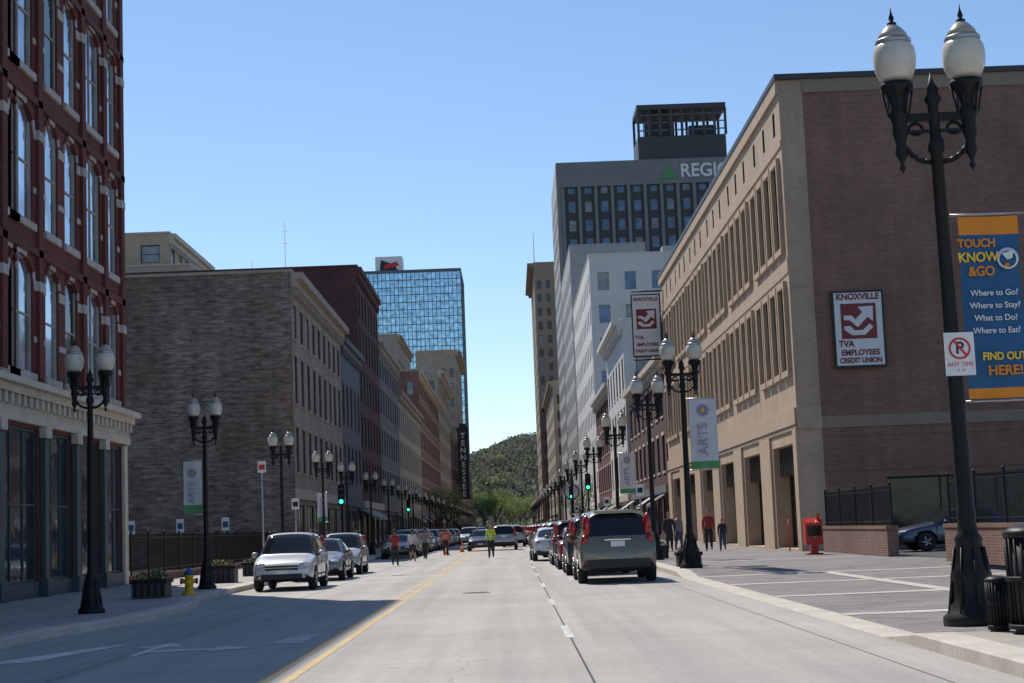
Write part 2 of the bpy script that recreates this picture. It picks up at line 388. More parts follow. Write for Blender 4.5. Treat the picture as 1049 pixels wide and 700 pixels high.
while y<300: g.poly([(.66,y,.0045),(.77,y,.0045),(.77,y+2.6,.0045),(.66,y+2.6,.0045)],m_wpaint2); y+=9.2
for yy in [44+6.3*i for i in range(12)]:
    g.poly([(1.5,yy,.0045),(1.6,yy,.0045),(1.6,yy+2,.0045),(1.5,yy+2,.0045)],m_wpaint2)
g.obj('white_lane_dashes')
g=MB(); g.poly([(.705,-60,.002),(.73,-60,.002),(.73,700,.002),(.705,700,.002)],m_asph)
g.poly([(3.75,-60,.002),(3.765,-60,.002),(3.765,700,.002),(3.75,700,.002)],m_asph)
g.poly([(-5.1,-60,.002),(-5.085,-60,.002),(-5.085,700,.002),(-5.1,700,.002)],m_asph); g.obj('pavement_joints')
g=MB()
def arrow(x,y,s=1):
    g.poly([(x-.07*s,y,.005),(x+.07*s,y,.005),(x+.07*s,y+1.6*s,.005),(x-.07*s,y+1.6*s,.005)],m_wpaint)
    g.poly([(x-.35*s,y+1.6*s,.005),(x+.35*s,y+1.6*s,.005),(x,y+2.5*s,.005)],m_wpaint)
    g.poly([(x+.07*s,y+.5*s,.006),(x+.9*s,y+.7*s,.006),(x+.9*s,y+.95*s,.006),(x+.07*s,y+.9*s,.006)],m_wpaint)
    g.poly([(x+.9*s,y+.35*s,.006),(x+1.5*s,y+.82*s,.006),(x+.9*s,y+1.3*s,.006)],m_wpaint)
arrow(-5.0,21.2)
g.poly([(-3.5,22.6,.005),(-2.95,22.6,.005),(-2.9,24.6,.005),(-3.2,24.6,.005)],m_wpaint2)
g.poly([(-6.9,20.6,.005),(-6.2,20.8,.005),(-5.6,23.6,.005),(-5.8,23.7,.005)],m_wpaint)
g.obj('road_arrow_marking')

# ------------------------------------------------------------------ left corner building (red brick)
E=empty('red_brick_building'); w=MB(); t=MB(); r=MB()
P=V((BL,16,0)); U=V((0,1,0)); Nn=V((1,0,0)); W=36; H=24.5
cols=[(25.0,2.1),(27.8,1.25),(29.75,1.25),(32.2,1.8),(34.55,1.25)]
cols+= [(a-10.6,b) for a,b in cols[:]]+[(a-21.2,b) for a,b in cols[1:]]
rows=[(5.95,9.0),(9.95,13.1),(14.05,17.2),(18.1,21.0)]
ops=[]; DEP=.10
q=lambda u,v,nn=0:P+U*u+Z*v+Nn*nn
for (uc,cw) in cols:
    if uc-cw/2<.3: continue
    for k,(v0,v1) in enumerate(rows):
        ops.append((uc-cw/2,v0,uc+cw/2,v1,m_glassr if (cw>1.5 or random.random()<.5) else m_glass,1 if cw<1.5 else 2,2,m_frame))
        rise=.5 if cw<2 else .6
        vs=v1-rise; n=8
        pts=[(uc+cw/2*math.cos(math.pi*i/n),vs+rise*math.sin(math.pi*i/n)) for i in range(n+1)]
        rr=pts[:n//2+1]; ll=pts[n//2:]
        w.poly([q(u,v,-.002) for u,v in rr]+[q(uc+cw/2,v1,-.002)],m_redbrick)
        w.poly([q(u,v,-.002) for u,v in ll]+[q(uc-cw/2,v1,-.002)],m_redbrick)
        for i,(a,b) in enumerate(zip(pts[:-1],pts[1:])):
            w.poly([q(*a,-.002),q(*b,-.002),q(*b,-DEP+.01),q(*a,-DEP+.01)],m_redbrick)
            ia=lambda p_,s:(uc+(p_[0]-uc)*s,vs+(p_[1]-vs)*s*1.15)
            s_=1.18 if cw<2 else 1.13
            a2,b2=ia(a,s_),ia(b,s_)
            mt=m_band if i in (0,7,3,4) else m_redbrick
            t.poly([q(*a,.035),q(*b,.035),q(*b2,.035),q(*a2,.035)],mt); t.poly([q(*a,.035),q(*b,.035),q(*b,-.02),q(*a,-.02)],mt); t.poly([q(*a2,.035),q(*b2,.035),q(*b2,-.02),q(*a2,-.02)],mt)
        t.obox(P,U,Nn,uc-cw/2-.12,uc+cw/2+.12,v0-.2,v0-.004,0,.08,m_band)
sf=[(.6,4.2),(5.0,8.8),(9.6,13.4),(14.2,18),(18.8,22.6),(23.2,26.4),(27.0,29.6),(30.1,32.7),(33.2,35.5)]
for a,b in sf: ops.append((a,.55,b,4.5,m_glass,3,2,m_teal))
facade(w,P,U,Nn,W,H,ops,m_redbrick,DEP)
cu=sorted([(c-cw/2,c+cw/2) for c,cw in cols if c-cw/2>.3])
def course(v,hh,n,mat,skip=True):
    st=.02
    for a,b in (cu if skip else []):
        if a-.02>st: t.obox(P,U,Nn,st,a-.03,v,v+hh,0,n,mat)
        st=b+.03
    t.obox(P,U,Nn,st,W-.02,v,v+hh,0,n,mat)
for v0,v1 in rows:
    course(v1-.82,.26,.03,m_band); course(v0+.85,.16,.025,m_band)
    course(v0-.85,.2,.10,m_redbrick,False)
for u in (0.1,12.4,23.2,26.3,30.75,33.32,35.5):
    t.obox(P,U,Nn,u,u+.40,5.85,H-1.2,0.002,.10,m_redbrick)
    for v0,v1 in rows:
        t.obox(P,U,Nn,u-.02,u+.42,v1-.82,v1-.56,.0,.12,m_band)
for (v0,v1,n) in ((4.6,4.85,.14),(4.85,5.25,.10),(5.25,5.45,.3),(5.45,5.62,.5)): t.obox(P,U,Nn,0,W+.2,v0,v1-.002,0,n,m_cream)
for i in range(70): t.obox(P,U,Nn,.2+i*.515,.4+i*.515,4.98,5.24,.1,.26,m_cream)
for (v0,v1,n) in ((H-1.2,H-.6,.3),(H-.6,H,.7)): t.obox(P,U,Nn,0,W+.3,v0,v1-.002,0,n,m_band)
for i,(a,b) in enumerate(sf):
    for u in (a-.28,):
        t.obox(P,U,Nn,u-.16,u+.22,.15,4.55,.02,.16,m_teal); t.obox(P,U,Nn,u-.22,u+.28,.15,.6,.02,.22,m_teal); t.obox(P,U,Nn,u-.22,u+.28,4.3,4.59,.02,.22,m_cream)
    t.obox(P,U,Nn,a+.01,b-.01,.15,.55,-.1,.04,m_teal)
t.obox(P,U,Nn,35.55,35.98,.15,4.55,.005,.1,m_cream)
w.poly([(BL,52,0),(-40,52,0),(-40,52,H),(BL,52,H)],m_redbrick); w.poly([(BL,16,0),(-40,16,0),(-40,16,H),(BL,16,H)],m_redbrick); w.poly([(-40,16,0),(-40,52,0),(-40,52,H),(-40,16,H)],m_redbrick)
r.poly([(BL,16,H-.4),(BL,52,H-.4),(-40,52,H-.4),(-40,16,H-.4)],m_roof)
w.obj('walls_and_windows',E); t.obj('trim_and_cornice',E); r.obj('roof',E)

# ------------------------------------------------------------------ left row
building('grey_brick_building',-1,BL,-34,93,120,16.8,m_pale,[(5.2,7.8),(9.2,12),(13,15)],9,.5,mfront=m_greybrick,trim=m_beige,cornice=.7)
building('slate_storefront_building',-1,BL,-30,120.1,135,16.2,m_slate,[(5.5,8.2),(9.8,12.8)],5,.5,trim=m_slate)
building('maroon_building',-1,BL,-34,135.1,156,24,m_brown,[(5.2,7.6),(9,11.4),(12.8,15.2),(16.6,19),(20,22)],7,.5,mfront=m_brown,trim=m_brown,cornice=.4)
building('beige_stucco_building',-1,BL,-30,156.1,182,20,m_slate,[(5.2,7.6),(9,11.6),(13,15.6),(16.5,18.4)],8,.45,trim=m_pale)
building('pale_stucco_building',-1,BL,-30,182.1,226,17.5,m_beige,[(5.2,7.6),(9,11.6),(13,15.6)],12,.45,trim=m_tand)
building('brick_storefront_building',-1,BL,-28,226.1,287,24,m_rustbrick,[(5.2,7.6),(9,11.6),(13,15.6),(17,19.6),(20.6,22.6)],16,.45,front=(6,.4),trim=m_tan)
building('tan_hotel_building',-1,BL,-21,287.1,340,30,m_beige,[(5+3.5*i,7.2+3.5*i) for i in range(7)],14,.45,front=(4,.45),trim=m_cream,cornice=1.2)
building('beige_office_building',-1,BL,-22,390,440,45,m_beige,[(6+3.6*i,8.2+3.6*i) for i in range(10)],12,.45,front=(5,.45),trim=m_tan,cornice=1.4)
building('tan_tower_block',-1,-22.2,-36,330,372,42,m_beige,[(6+3.6*i,8.2+3.6*i) for i in range(9)],8,.45,front=(5,.4),trim=m_tan,cornice=.8,ground=False)
building('theatre_building',-1,BL,-30,340.2,389,22,m_brown,[(6,9),(12,15)],10,.5,trim=m_tand)
building('brown_brick_building',-1,BL,-30,441,520,20,m_rustbrick,[(6,8.5),(10,12.5),(14,16.5)],14,.5)
building('beige_apartment_building',-1,-27.5,-60,140,165,25.5,m_tan,[(17,19),(20.6,22.8)],6,.5,front=(9,.5),trim=m_cream,cornice=.6,ground=False)
building('apartment_penthouse',-1,-29.5,-60,141,160,28.6,m_tan,[(26,27.8)],6,.5,front=(9,.5),frontrows=[(26,27.6)],trim=m_cream,cornice=.6,ground=False)

# glass tower
E=empty('glass_office_tower'); w=MB(); t=MB()
x0,x1,y0,y1,H=-50,-14.9,560,600,92
w.box(x0,x1,y0,y1,0,H,m_mirror)
for i in range(25):
    x=x0+(x1-x0)*i/24; t.box(x-.10,x+.10,y0-.12,y0-.005,0,H,m_mull)
for i in range(20):
    y=y0+(y1-y0)*i/19; t.box(x1+.005,x1+.12,y-.1,y+.1,0,H,m_mull)
for k in range(36):
    z=H*k/35; t.box(x0,x1,y0-.16,y0-.006,z-.11,z+.11,m_mull); t.box(x1+.006,x1+.16,y0,y1,z-.11,z+.11,m_mull)
t.box(x0+5,x0+14.5,y0+3,y0+12,H,H+6.5,m_signw); t.box(x0-.2,x1+.2,y0-.2,y1+.2,H+.01,H+1,m_mull)
t.poly([(x0+6.5,y0+2.98,H+1.2),(x0+13,y0+2.98,H+1.2),(x0+12,y0+2.98,H+3.4),(x0+7,y0+2.98,H+5.4)],m_signk)
t.poly([(x0+8,y0+2.96,H+2),(x0+13.5,y0+2.96,H+3.2),(x0+12.5,y0+2.96,H+4.6),(x0+8.4,y0+2.96,H+3.6)],m_signred)
w.obj('glass_curtain_wall',E); t.obj('mullions_and_roof_sign',E)

# ------------------------------------------------------------------ right bank building
E=empty('tan_brick_bank_building'); w=MB(); t=MB(); r=MB()
P=V((BR,63,0)); U=V((0,1,0)); Nn=V((-1,0,0)); W=52; H=18.9
ops=[]; gops=[]; bay=W/6; F_=.16
for b in range(6):
    for k in range(4):
        u=b*bay+.75+k*1.9
        for v0,v1 in ((7.3,10.6),(12.2,15.6)):
            ops.append((u,v0,u+1.25,v1,m_glassd,1,1,m_framed))
            t.obox(P,U,Nn,u-.18,u-.003,v0-.25,v1+.25,0,F_,m_tan); t.obox(P,U,Nn,u+1.253,u+1.43,v0-.25,v1+.25,0,F_,m_tan)
            t.obox(P,U,Nn,u-.003,u+1.253,v1+.003,v1+.25,0,F_-.005,m_tan); t.obox(P,U,Nn,u-.003,u+1.253,v0-.25,v0-.003,0,F_-.005,m_tan)
    for k in range(3):
        u=b*bay+1.2+k*2.7; ops.append((u,16.9,u+.5,17.9,m_glassd,1,1))
    gops.append((b*bay+.9,.2,b*bay+6.2,4.4,m_glassd,4,2,m_framed))
    t.obox(P,U,Nn,b*bay+.95,b*bay+6.15,3.2,4.35,-.4,-.3,m_dkpanel)
    for j in range(11): t.obox(P,U,Nn,b*bay+1.2+j*.48,b*bay+1.28+j*.48,3.2,4.35,-.3,-.25,m_framed)
facade(w,P,U,Nn,W,5.0,gops,m_tanbrick,.7,None,.1)
facade(w,P+Z*5.0,U,Nn,W,H-5.0,[(o[0],o[1]-5,o[2],o[3]-5,*o[4:]) for o in ops],m_tanbrick,.26,None,.06,mr=m_revshade)
for v0,v1,n,m in ((4.9,5.1,.06,m_tand),(5.1,5.75,.10,m_tan),(11.1,11.7,.035,m_tan),(16.2,16.45,.05,m_tan),(18.35,H+.0,.12,m_tan)): t.obox(P,U,Nn,-.0,W,v0,v1-.002,0,n,m)
for b in range(6): t.obox(P,U,Nn,b*bay+6.5,b*bay+bay+.6 if b<5 else W,0.15,4.9,.0,.10,m_tan)
t.obox(P,U,Nn,0,.75,0.15,4.9,.0,.10,m_tan)
t.box(BR-.16,BR+.5,62.85,115.1,H,H+.22,m_dkpanel); t.box(BR+.5,45,62.85,63.5,H,H+.22,m_dkpanel)
P=V((BR,63,0)); U=V((1,0,0)); Nn=V((0,-1,0)); Wf=33
w.poly([P,P+U*.95,P+U*.95+Z*H,P+Z*H],m_tanbrick)
P2=P+U*.95
facade(w,P2,U,Nn,Wf-.95,H,[(2.4,0.2,9,2.9,m_glassd,3,1,m_framed)],m_bankbrick,.5)
t.obox(P2,U,Nn,.0,Wf-1,4.9,5.35,0,.035,m_tand); t.obox(P2,U,Nn,.0,Wf-1,4.55,4.75,0,.03,m_bankbrick)
t.obox(P,U,Nn,.0,.95,4.9,5.75,0,.10,m_tan)
t.obox(P2,U,Nn,.0,Wf-1,18.35,H-.002,0,.06,m_tand)
for z in (3.2,): t.obox(P2,U,Nn,0,Wf-1,z,z+.18,0,.03,m_bankbrick)
w.poly([(BR,115,0),(BR+33,115,0),(BR+33,115,H),(BR,115,H)],m_tanbrick); w.poly([(BR+33,63,0),(BR+33,115,0),(BR+33,115,H),(BR+33,63,H)],m_tanbrick)
r.poly([(BR,63,H-.4),(BR+33,63,H-.4),(BR+33,115,H-.4),(BR,115,H-.4)],m_roof)
w.obj('walls_and_windows',E); t.obj('trim_and_cornice',E); r.obj('roof',E)

def cu_sign(name,xc,y,z0,z1,wd):
    S=empty(name); b=MB(); h=z1-z0
    b.box(xc-wd/2,xc+wd/2,y-.12,y,z0,z1,m_signk); b.box(xc-wd/2+.09,xc+wd/2-.09,y-.135,y-.121,z0+.09,z1-.09,m_signw)
    s=wd*.68; cx=xc; cz=z0+h*.60; yy=y-.145
    b.box(cx-s/2,cx+s/2,yy,y-.136,cz-s/2,cz+s/2,m_signm)
    q=lambda u,v,k=0:(cx+u*s,yy-.006-.003*k,cz+v*s)
    # white arrow pointing up and right, with bent tail strokes
    b.poly([q(-.02,.40),q(.42,.42),q(.40,-.02),q(.29,.08),q(.09,.28)],m_signw)
    b.poly([q(.12,.26,1),q(.26,.12,1),q(-.04,-.18,1),q(-.18,-.04,1)],m_signw)
    b.poly([q(-.42,.16,2),q(-.20,.16,2),q(.02,-.06,2),q(-.07,-.15,2),q(-.26,.03,2),q(-.42,.03,2)],m_signw)
    b.poly([q(-.42,-.14,2),q(-.24,-.14,2),q(-.14,-.26,2),q(.10,-.26,2),q(.30,-.08,2),q(.40,-.18,2),q(.16,-.40,2),q(-.20,-.40,2),q(-.42,-.24,2)],m_signw)
    b.obj('panel',S)
    text('lettering','KNOXVILLE',(xc,y-.15,z1-h*.085),wd*.165,m_signm,S,sx=.95,bold=.012)
    text('lettering','TVA',(xc-wd*.26,y-.15,z0+h*.305),wd*.17,m_signm,S,sx=.9,bold=.012)
    text('lettering','EMPLOYEES',(xc+.0,y-.15,z0+h*.19),wd*.15,m_signm,S,sx=.95,bold=.010)
    text('lettering','CREDIT UNION',(xc,y-.15,z0+h*.09),wd*.135,m_signm,S,sx=.85,bold=.010)
    return S
cu_sign('credit_union_wall_sign',13.9,62.9,7.2,10.25,2.05)
S=cu_sign('credit_union_blade_sign',10.1,114,13.2,17.7,2.1)
b=MB(); b.tube((9.1,113.95,17.9),(11.3,113.95,17.9),.06,.06,m_black); b.tube((9.1,113.95,13.0),(11.3,113.95,13.0),.06,.06,m_black); b.obj('brackets',S)

# ------------------------------------------------------------------ right row
building('dark_brick_storefront_building',1,BR,30,116,150,13.5,m_brown,[(5.2,7.8),(9.2,11.8)],8,.45,trim=m_cream,cornice=.6)
building('white_classical_building',1,BR-.3,30,150.1,176,20.5,m_white,[(5.4,8.2),(9.6,12.4),(14,17)],6,.45,trim=m_white,cornice=1.0,front=(5,.4))
building('red_brick_storefront_building',1,BR,30,176.1,207.8,17,m_redbrick,[(5.4,8.2),(9.6,12.4),(13.6,15.6)],8,.45,trim=m_cream,cornice=.7)
building('white_office_building',1,BR,29,208,262,36.5,m_white,[(6+4.3*i,8.4+4.3*i) for i in range(7)],12,.4,front=(5,.42),glass=m_glassblue,trim=m_white,cornice=0,sill=False,frame=m_frame)
building('light_grey_office_building',1,BR,24,266,312,48,m_lgrey,[(6+4*i,8.4+4*i) for i in range(10)],10,.4,front=None,trim=m_lgrey,cornice=0,sill=False)
building('brown_highrise_building',1,8.6,26,440,500,74,m_tand,[(6+3.8*i,8.2+3.8*i) for i in range(17)],14,.45,front=(7,.45),trim=m_tand,cornice=1.8,sill=False)
building('beige_commercial_building',1,BR-1,30,362,438,34,m_beige,[(6+3.8*i,8.2+3.8*i) for i in range(7)],14,.45,front=(7,.45),trim=m_tan,cornice=1.0,sill=False)
building('brick_commercial_building',1,9,30,501,600,16,m_rustbrick,[(6,8.5),(10,12.5)],14,.5)
# bank tower
E=empty('grey_office_tower'); w=MB(); t=MB()
X0,X1,Y0,Y1,H=BR,52,315,350,73.3
P=V((X0,Y0,0)); U=V((1,0,0)); Nn=V((0,-1,0)); W=X1-X0; nb=12; bw=(W-1.5)/nb
ops=[]
for i in range(nb):
    u=1.1+i*bw
    for k in range(18):
        v=3.2+3.75*k
        if v<67: ops.append((u+bw*.36,v,u+bw*.78,v+2.2,m_glassblue if (k*7+i*3)%5 else m_glassb,1,1,m_frame))
facade(w,P,U,Nn,W,H-5,ops,m_dkpanel,.2)
w.obox(P,U,Nn,0,W,H-5,H,-.5,.5,m_tgrey)
for i in range(nb+1):
    u=.9+i*bw; w.obox(P,U,Nn,u,u+.62,0,H-5.003,.003,.8,m_tgrey)
w.obox(P,U,Nn,0,.85,0,H-5.003,.003,.7,m_tgrey)
w.poly([(X0,Y1,0),(X1,Y1,0),(X1,Y1,H),(X0,Y1,H)],m_lgrey)
P=V((X0,Y0,0)); U=V((0,1,0)); Nn=V((-1,0,0)); ops=[]
for i in range(9):
    for k in range(17): ops.append((1.8+i*3.6,5+3.75*k,3.8+i*3.6,7.1+3.75*k,m_glassd,1,1,m_frame))
facade(w,P,U,Nn,35,H,ops,m_lgrey,.08)
w.poly([(X1,Y0,0),(X1,Y1,0),(X1,Y1,H),(X1,Y0,H)],m_lgrey); w.poly([(X0,Y0,H-.5),(X1,Y0,H-.5),(X1,Y1,H-.5),(X0,Y1,H-.5)],m_roof)
w.obj('walls_and_windows',E)
t.box(28.2,46,Y0+3,Y0+14,H-.4,H+5.5,m_dkpanel)
for i in range(9): 
    x=28.2+i*2.2; t.box(x,x+.5,Y0+2.8,Y0+3.3,H+5.5,H+11,m_dkpanel); t.box(x,x+.5,Y0+13.5,Y0+14,H+5.5,H+11,m_dkpanel)
t.box(28.2,46.2,Y0+2.7,Y0+14.1,H+11,H+12,m_dkpanel); t.box(30,36,Y0+6,Y0+10,H+5.5,H+9.6,m_dkpanel); t.box(39,44.5,Y0+6,Y0+10,H+5.5,H+8.2,m_dkpanel)
for k in range(3): t.box(28.3,46.1,Y0+3.0,Y0+3.12,H+6.6+k*1.6,H+6.85+k*1.6,m_slate)
t.obj('rooftop_plant_room',E)
text('lettering','REGIONS',(36.0,Y0-.6,H-2.6),3.7,m_signw,E,align='LEFT',bold=.08,ext=.05,sx=.95)
t=MB(); t.poly([(32.2,Y0-.62,H-4),(35.4,Y0-.62,H-4),(33.8,Y0-.62,H-1.1)],m_green); t.obj('logo',E)

# vertical theatre sign
S=empty('theatre_blade_sign'); b=MB()
b.box(-12.0,-9.5,374,375.2,8.5,24.2,m_signk); b.box(-12.2,-9.3,373.9,375.3,24.2,25.2,m_signk); b.box(-11.5,-10,374.1,375.1,25.2,26,m_signk)
for zz in (10,22): b.box(-12.4,-12.0,374.4,374.8,zz,zz+.3,m_signk)
b.obj('panel',S)
for i,ch in enumerate('TENNESSEE'): text('letter',ch,(-10.75,373.9,23.1-i*1.68),1.75,m_signw,S,bold=.03)

# antennas
for (x,y,z0,z1) in ((-22.5,165,0,34),(-23.6,150,0,27.5)):
    b=MB(); b.tube((x,y,z0),(x,y,z1),.07,.02,m_silver)
    for k in range(2): b.tube((x-.25,y,z1-1-k*1.3),(x+.25,y,z1-1-k*1.3),.02,.02,m_silver)
    b.obj('antenna_mast')
b=MB(); b.tube((8.9,445,74),(8.9,445,84),.12,.05,m_silver); b.obj('antenna_mast')

# ------------------------------------------------------------------ street lamps
def lamp_mesh():
    b=MB()
    b.lathe([(.36,0),(.36,.10),(.30,.15),(.28,.24),(.25,.28),(.23,.50),(.245,.56),(.20,.68),(.155,.95),(.165,1.0),(.125,1.06),(.105,1.2),(.115,1.3),(.10,1.36),(.075,5.6),(.105,5.64),(.105,5.74),(.07,5.82),(.065,6.2),(.11,6.26),(.075,6.34),(.085,6.40),(.035,6.48),(.005,6.6)],(0,0,0),m_black,16)
    for i in range(8):
        a=i*math.pi/4; b.tube((.285*math.cos(a),.285*math.sin(a),.14),(.175*math.cos(a),.175*math.sin(a),.9),.024,.014,m_black,5)
    b.box(-.44,.44,-.04,.04,6.00,6.10,m_black); b.box(-.44,.44,-.025,.025,5.86,5.90,m_black)
    for s in (-1,1):
        pts=[(s*(.07+.38*math.sin(t*math.pi/2)),0,5.50+.48*(1-math.cos(t*math.pi/2))) for t in [i/7 for i in range(8)]]; b.path(pts,.034,m_black)
        sc_=[(s*(.23+.085*math.cos(a)),0,5.97+.07*math.sin(a)-.06) for a in [i*math.pi/5 for i in range(11)]]; b.path(sc_,.02,m_black)
        X=s*.42
        b.lathe([(.005,5.38),(.04,5.44),(.02,5.5),(.08,5.62),(.06,5.73),(.095,5.86),(.09,6.0),(.125,6.08),(.095,6.18),(.11,6.28),(.15,6.36),(.20,6.42),(.205,6.48),(.15,6.50)],(X,0,0),m_black,14)
        for a in range(6):
            ca,sa=math.cos(a*math.pi/3),math.sin(a*math.pi/3); b.tube((X+.12*ca,.12*sa,6.08),(X+.19*ca,.19*sa,6.43),.015,.015,m_black,4)
        b.lathe([(.15,6.50),(.205,6.56),(.24,6.65),(.255,6.75),(.255,6.85),(.235,6.93),(.20,6.98)],(X,0,0),m_globe,20)
        b.lathe([(.205,6.975),(.215,6.99),(.215,7.02),(.185,7.04)],(X,0,0),m_silver,20)
        b.lathe([(.185,7.04),(.165,7.10),(.11,7.17),(.05,7.22)],(X,0,0),m_globe2,20)
        b.lathe([(.055,7.215),(.06,7.24),(.02,7.26),(.035,7.30),(.012,7.37),(.002,7.46)],(X,0,0),m_black,10)
    return b.mesh('street_lamp')
LM=lamp_mesh()
rl=[19,46.3,58,77,97]+[115+18*i for i in range(16)]
for i,y in enumerate(rl):
    o=place(LM,'street_lamp',None,(5.34 if i==0 else 5.05,y,.148),random.uniform(-.03,.03),(1,1,1) if i==0 else .915)
    if i==0: o.rotation_euler=(0,-.012,0)
ll=[31.4,44,60,74.7,87]+[102+14.5*i for i in range(18)]
for i,y in enumerate(ll): place(LM,'street_lamp',None,(-8.15-min(.7,.012*(y-31)),y,.148),random.uniform(-.03,.03),.72)

# banners
def bannerobj(name,x0,x1,y,z0,z1,parts,pole_x):
    S=empty(name); b=MB()
    n=6
    def wav(u,v): return .02*math.sin(u*5+v*2.2)+.012*math.sin(v*5)
    for (za,zb,m,off) in parts:
        nz=8
        vs=[];fs=[]
        for j in range(nz+1):
            for i in range(n+1):
                x=x0+(x1-x0)*i/n; zz=za+(zb-za)*j/nz; vs.append((x,y+wav(i/n,zz)+off,zz))
        for j in range(nz):
            for i in range(n): k=j*(n+1)+i; fs.append((k,k+1,k+n+2,k+n+1))
        b.add(vs,fs,m,True)
    b.tube((pole_x,y,z1+.03),(x1+.08 if x1>pole_x else x0-.08,y,z1+.03),.014,.014,m_silver,6)
    b.tube((pole_x,y,z0-.03),(x1+.08 if x1>pole_x else x0-.08,y,z0-.03),.014,.014,m_silver,6)
    b.obj('cloth_and_poles',S); return S
S=bannerobj('hanging_banner',5.46,6.18,19,2.78,4.96,[(2.78,2.90,m_orange,0),(2.90,4.74,m_blue,0),(4.74,4.96,m_orange,0)],5.3)
yt=18.955
for body,x,z,s,m,bx in (('TOUCH',5.66,4.63,.14,m_orange,.9),('KNOW',5.67,4.46,.16,m_yellowt,.9),('&GO',5.70,4.29,.16,m_orange,.9),('Where to Go?',5.83,4.03,.10,m_signw,.95),('Where to Stay?',5.83,3.88,.10,m_signw,.95),('What to Do?',5.83,3.73,.10,m_signw,.95),('Where to Eat?',5.83,3.58,.10,m_signw,.95),('FIND OUT',5.90,3.27,.125,m_yellowt,.9),('HERE!',5.90,3.10,.16,m_orange,1)):
    text('lettering',body,(x,yt,z),s,m,S,sx=bx,bold=.004 if s>.12 else .001)
b=MB(); b.lathe([(.13,0),(.13,.004)],(6.02,yt-.002,4.44),m_signw,20,'y'); b.lathe([(.10,0),(.10,.004)],(6.02,yt-.006,4.43),m_blue,20,'y')
b.poly([(5.95,yt-.012,4.5),(6.09,yt-.012,4.53),(6.07,yt-.012,4.44),(6.01,yt-.012,4.42)],m_signw); b.lathe([(.03,0),(.03,.003)],(6.0,yt-.016,4.36),m_orange,12,'y'); b.obj('emblem',S)
def wbanner(x0,x1,y,z0,z1,px):
    S=bannerobj('hanging_banner',x0,x1,y,z0,z1,[(z0,z0+.22,m_green,0),(z0+.22,z1,m_bannerw,0)],px)
    w=abs(x1-x0); xc=(x0+x1)/2
    text('lettering','ARTS',(xc-.02,y-.06,(z0+z1)/2-.15),w*.5,m_purple,S,rot=(math.pi/2,-math.pi/2,0))
    b=MB()
    for i in range(8):
        a=i*math.pi/4; b.ell((xc+.16*w*math.cos(a),y-.05,z1-.32+.16*w*math.sin(a)),(.07*w,.006,.07*w),m_purple,8,4)
    b.ell((xc,y-.055,z1-.32),(.08*w,.008,.08*w),m_yellow,8,4); b.obj('flower_emblem',S)
wbanner(5.2,6.0,46.3,2.95,4.95,5.05); wbanner(5.2,5.95,77,2.9,4.8,5.05); wbanner(-8.9,-8.4,44,2.2,3.6,-8.3); wbanner(-8.95,-8.5,74.7,2.1,3.4,-8.6)

# no parking sign on lamp
S=empty('no_parking_sign'); b=MB(); yy=18.86; ox=-.105
b.box(5.27+ox,5.62+ox,yy-.012,yy,3.05,3.56,m_signw)
n=24
for k in range(n):
    a0,a1=2*math.pi*k/n,2*math.pi*(k+1)/n; c=(5.445+ox,3.37)
    b.poly([(c[0]+r_*math.cos(a),yy-.016,c[1]+r_*math.sin(a)) for r_,a in ((.13,a0),(.13,a1),(.105,a1),(.105,a0))],m_signred)
b.poly([(5.36+ox,yy-.0185,3.465),(5.38+ox,yy-.0185,3.48),(5.535+ox,yy-.0185,3.29),(5.515+ox,yy-.0185,3.272)],m_signred)
b.box(5.33,5.42,yy,yy+.06,3.25,3.3,m_silver); b.obj('panel',S)
text('lettering','P',(5.445+ox,yy-.015,3.37),.2,m_signk,S,bold=.004,ext=.001); text('lettering','ANY TIME',(5.445+ox,yy-.015,3.18),.07,m_signred,S,ext=.001); text('lettering','< >',(5.445+ox,yy-.015,3.11),.07,m_signred,S,ext=.001)

# ------------------------------------------------------------------ signals and small signs
def signal(x,y,z,s):
    b=MB(); b.lathe([(.16,0),(.14,.4),(.07,.5),(.055,z+1.0)],(x,y,.15),m_black,12)
    b.box(x-.17,x+.17,y-.3,y-.08,z,z+1.05,m_black)
    for k in range(3):
        zz=z+.18+.35*k; b.lathe([(.11,0),(.11,.02)],(x,y-.33,zz),m_glow if k==0 else m_dkpanel,14,'y')
        for i in range(6):
            a=math.pi*i/6; a2=math.pi*(i+1)/6
            b.poly([(x+.13*math.cos(a),y-.3,zz+.13*math.sin(a)),(x+.13*math.cos(a2),y-.3,zz+.13*math.sin(a2)),(x+.13*math.cos(a2),y-.5,zz+.13*math.sin(a2)),(x+.13*math.cos(a),y-.5,zz+.13*math.sin(a))],m_black)
    b.obj('traffic_signal')
signal(4.95,104,3.7,1); signal(-8.9,85,3.0,1); signal(5.0,135,3.7,1); signal(-8.9,140,3.2,1)
def smallsign(x,y,h,w,hh,m,m2=None,name='parking_sign'):
    b=MB(); b.tube((x,y,.1),(x,y,h),.03,.03,m_silver,8); b.box(x-w/2,x+w/2,y-.05,y-.035,h-hh,h,m)
    if m2: b.box(x-w*.35,x+w*.35,y-.056,y-.051,h-hh*.75,h-hh*.3,m2)
    b.obj(name)
for x in (-20.2,-17.6,-15.2): smallsign(x,86,2.6,.4,.7,m_signw,m_blue)
for (x,y,h) in ((5.1,64,3.0),(5.0,85,2.9),(-8.8,66,3.0),(5.0,125,3.0)): smallsign(x,y,h,.3,.45,m_signw,m_signk,'traffic_sign')
smallsign(-8.6,56,4.1,.28,.4,m_signw,m_signred,'traffic_sign')
b=MB(); b.tube((10.9,64,.15),(10.9,64,1.4),.03,.03,m_signred,8); b.obj('bollard_post')

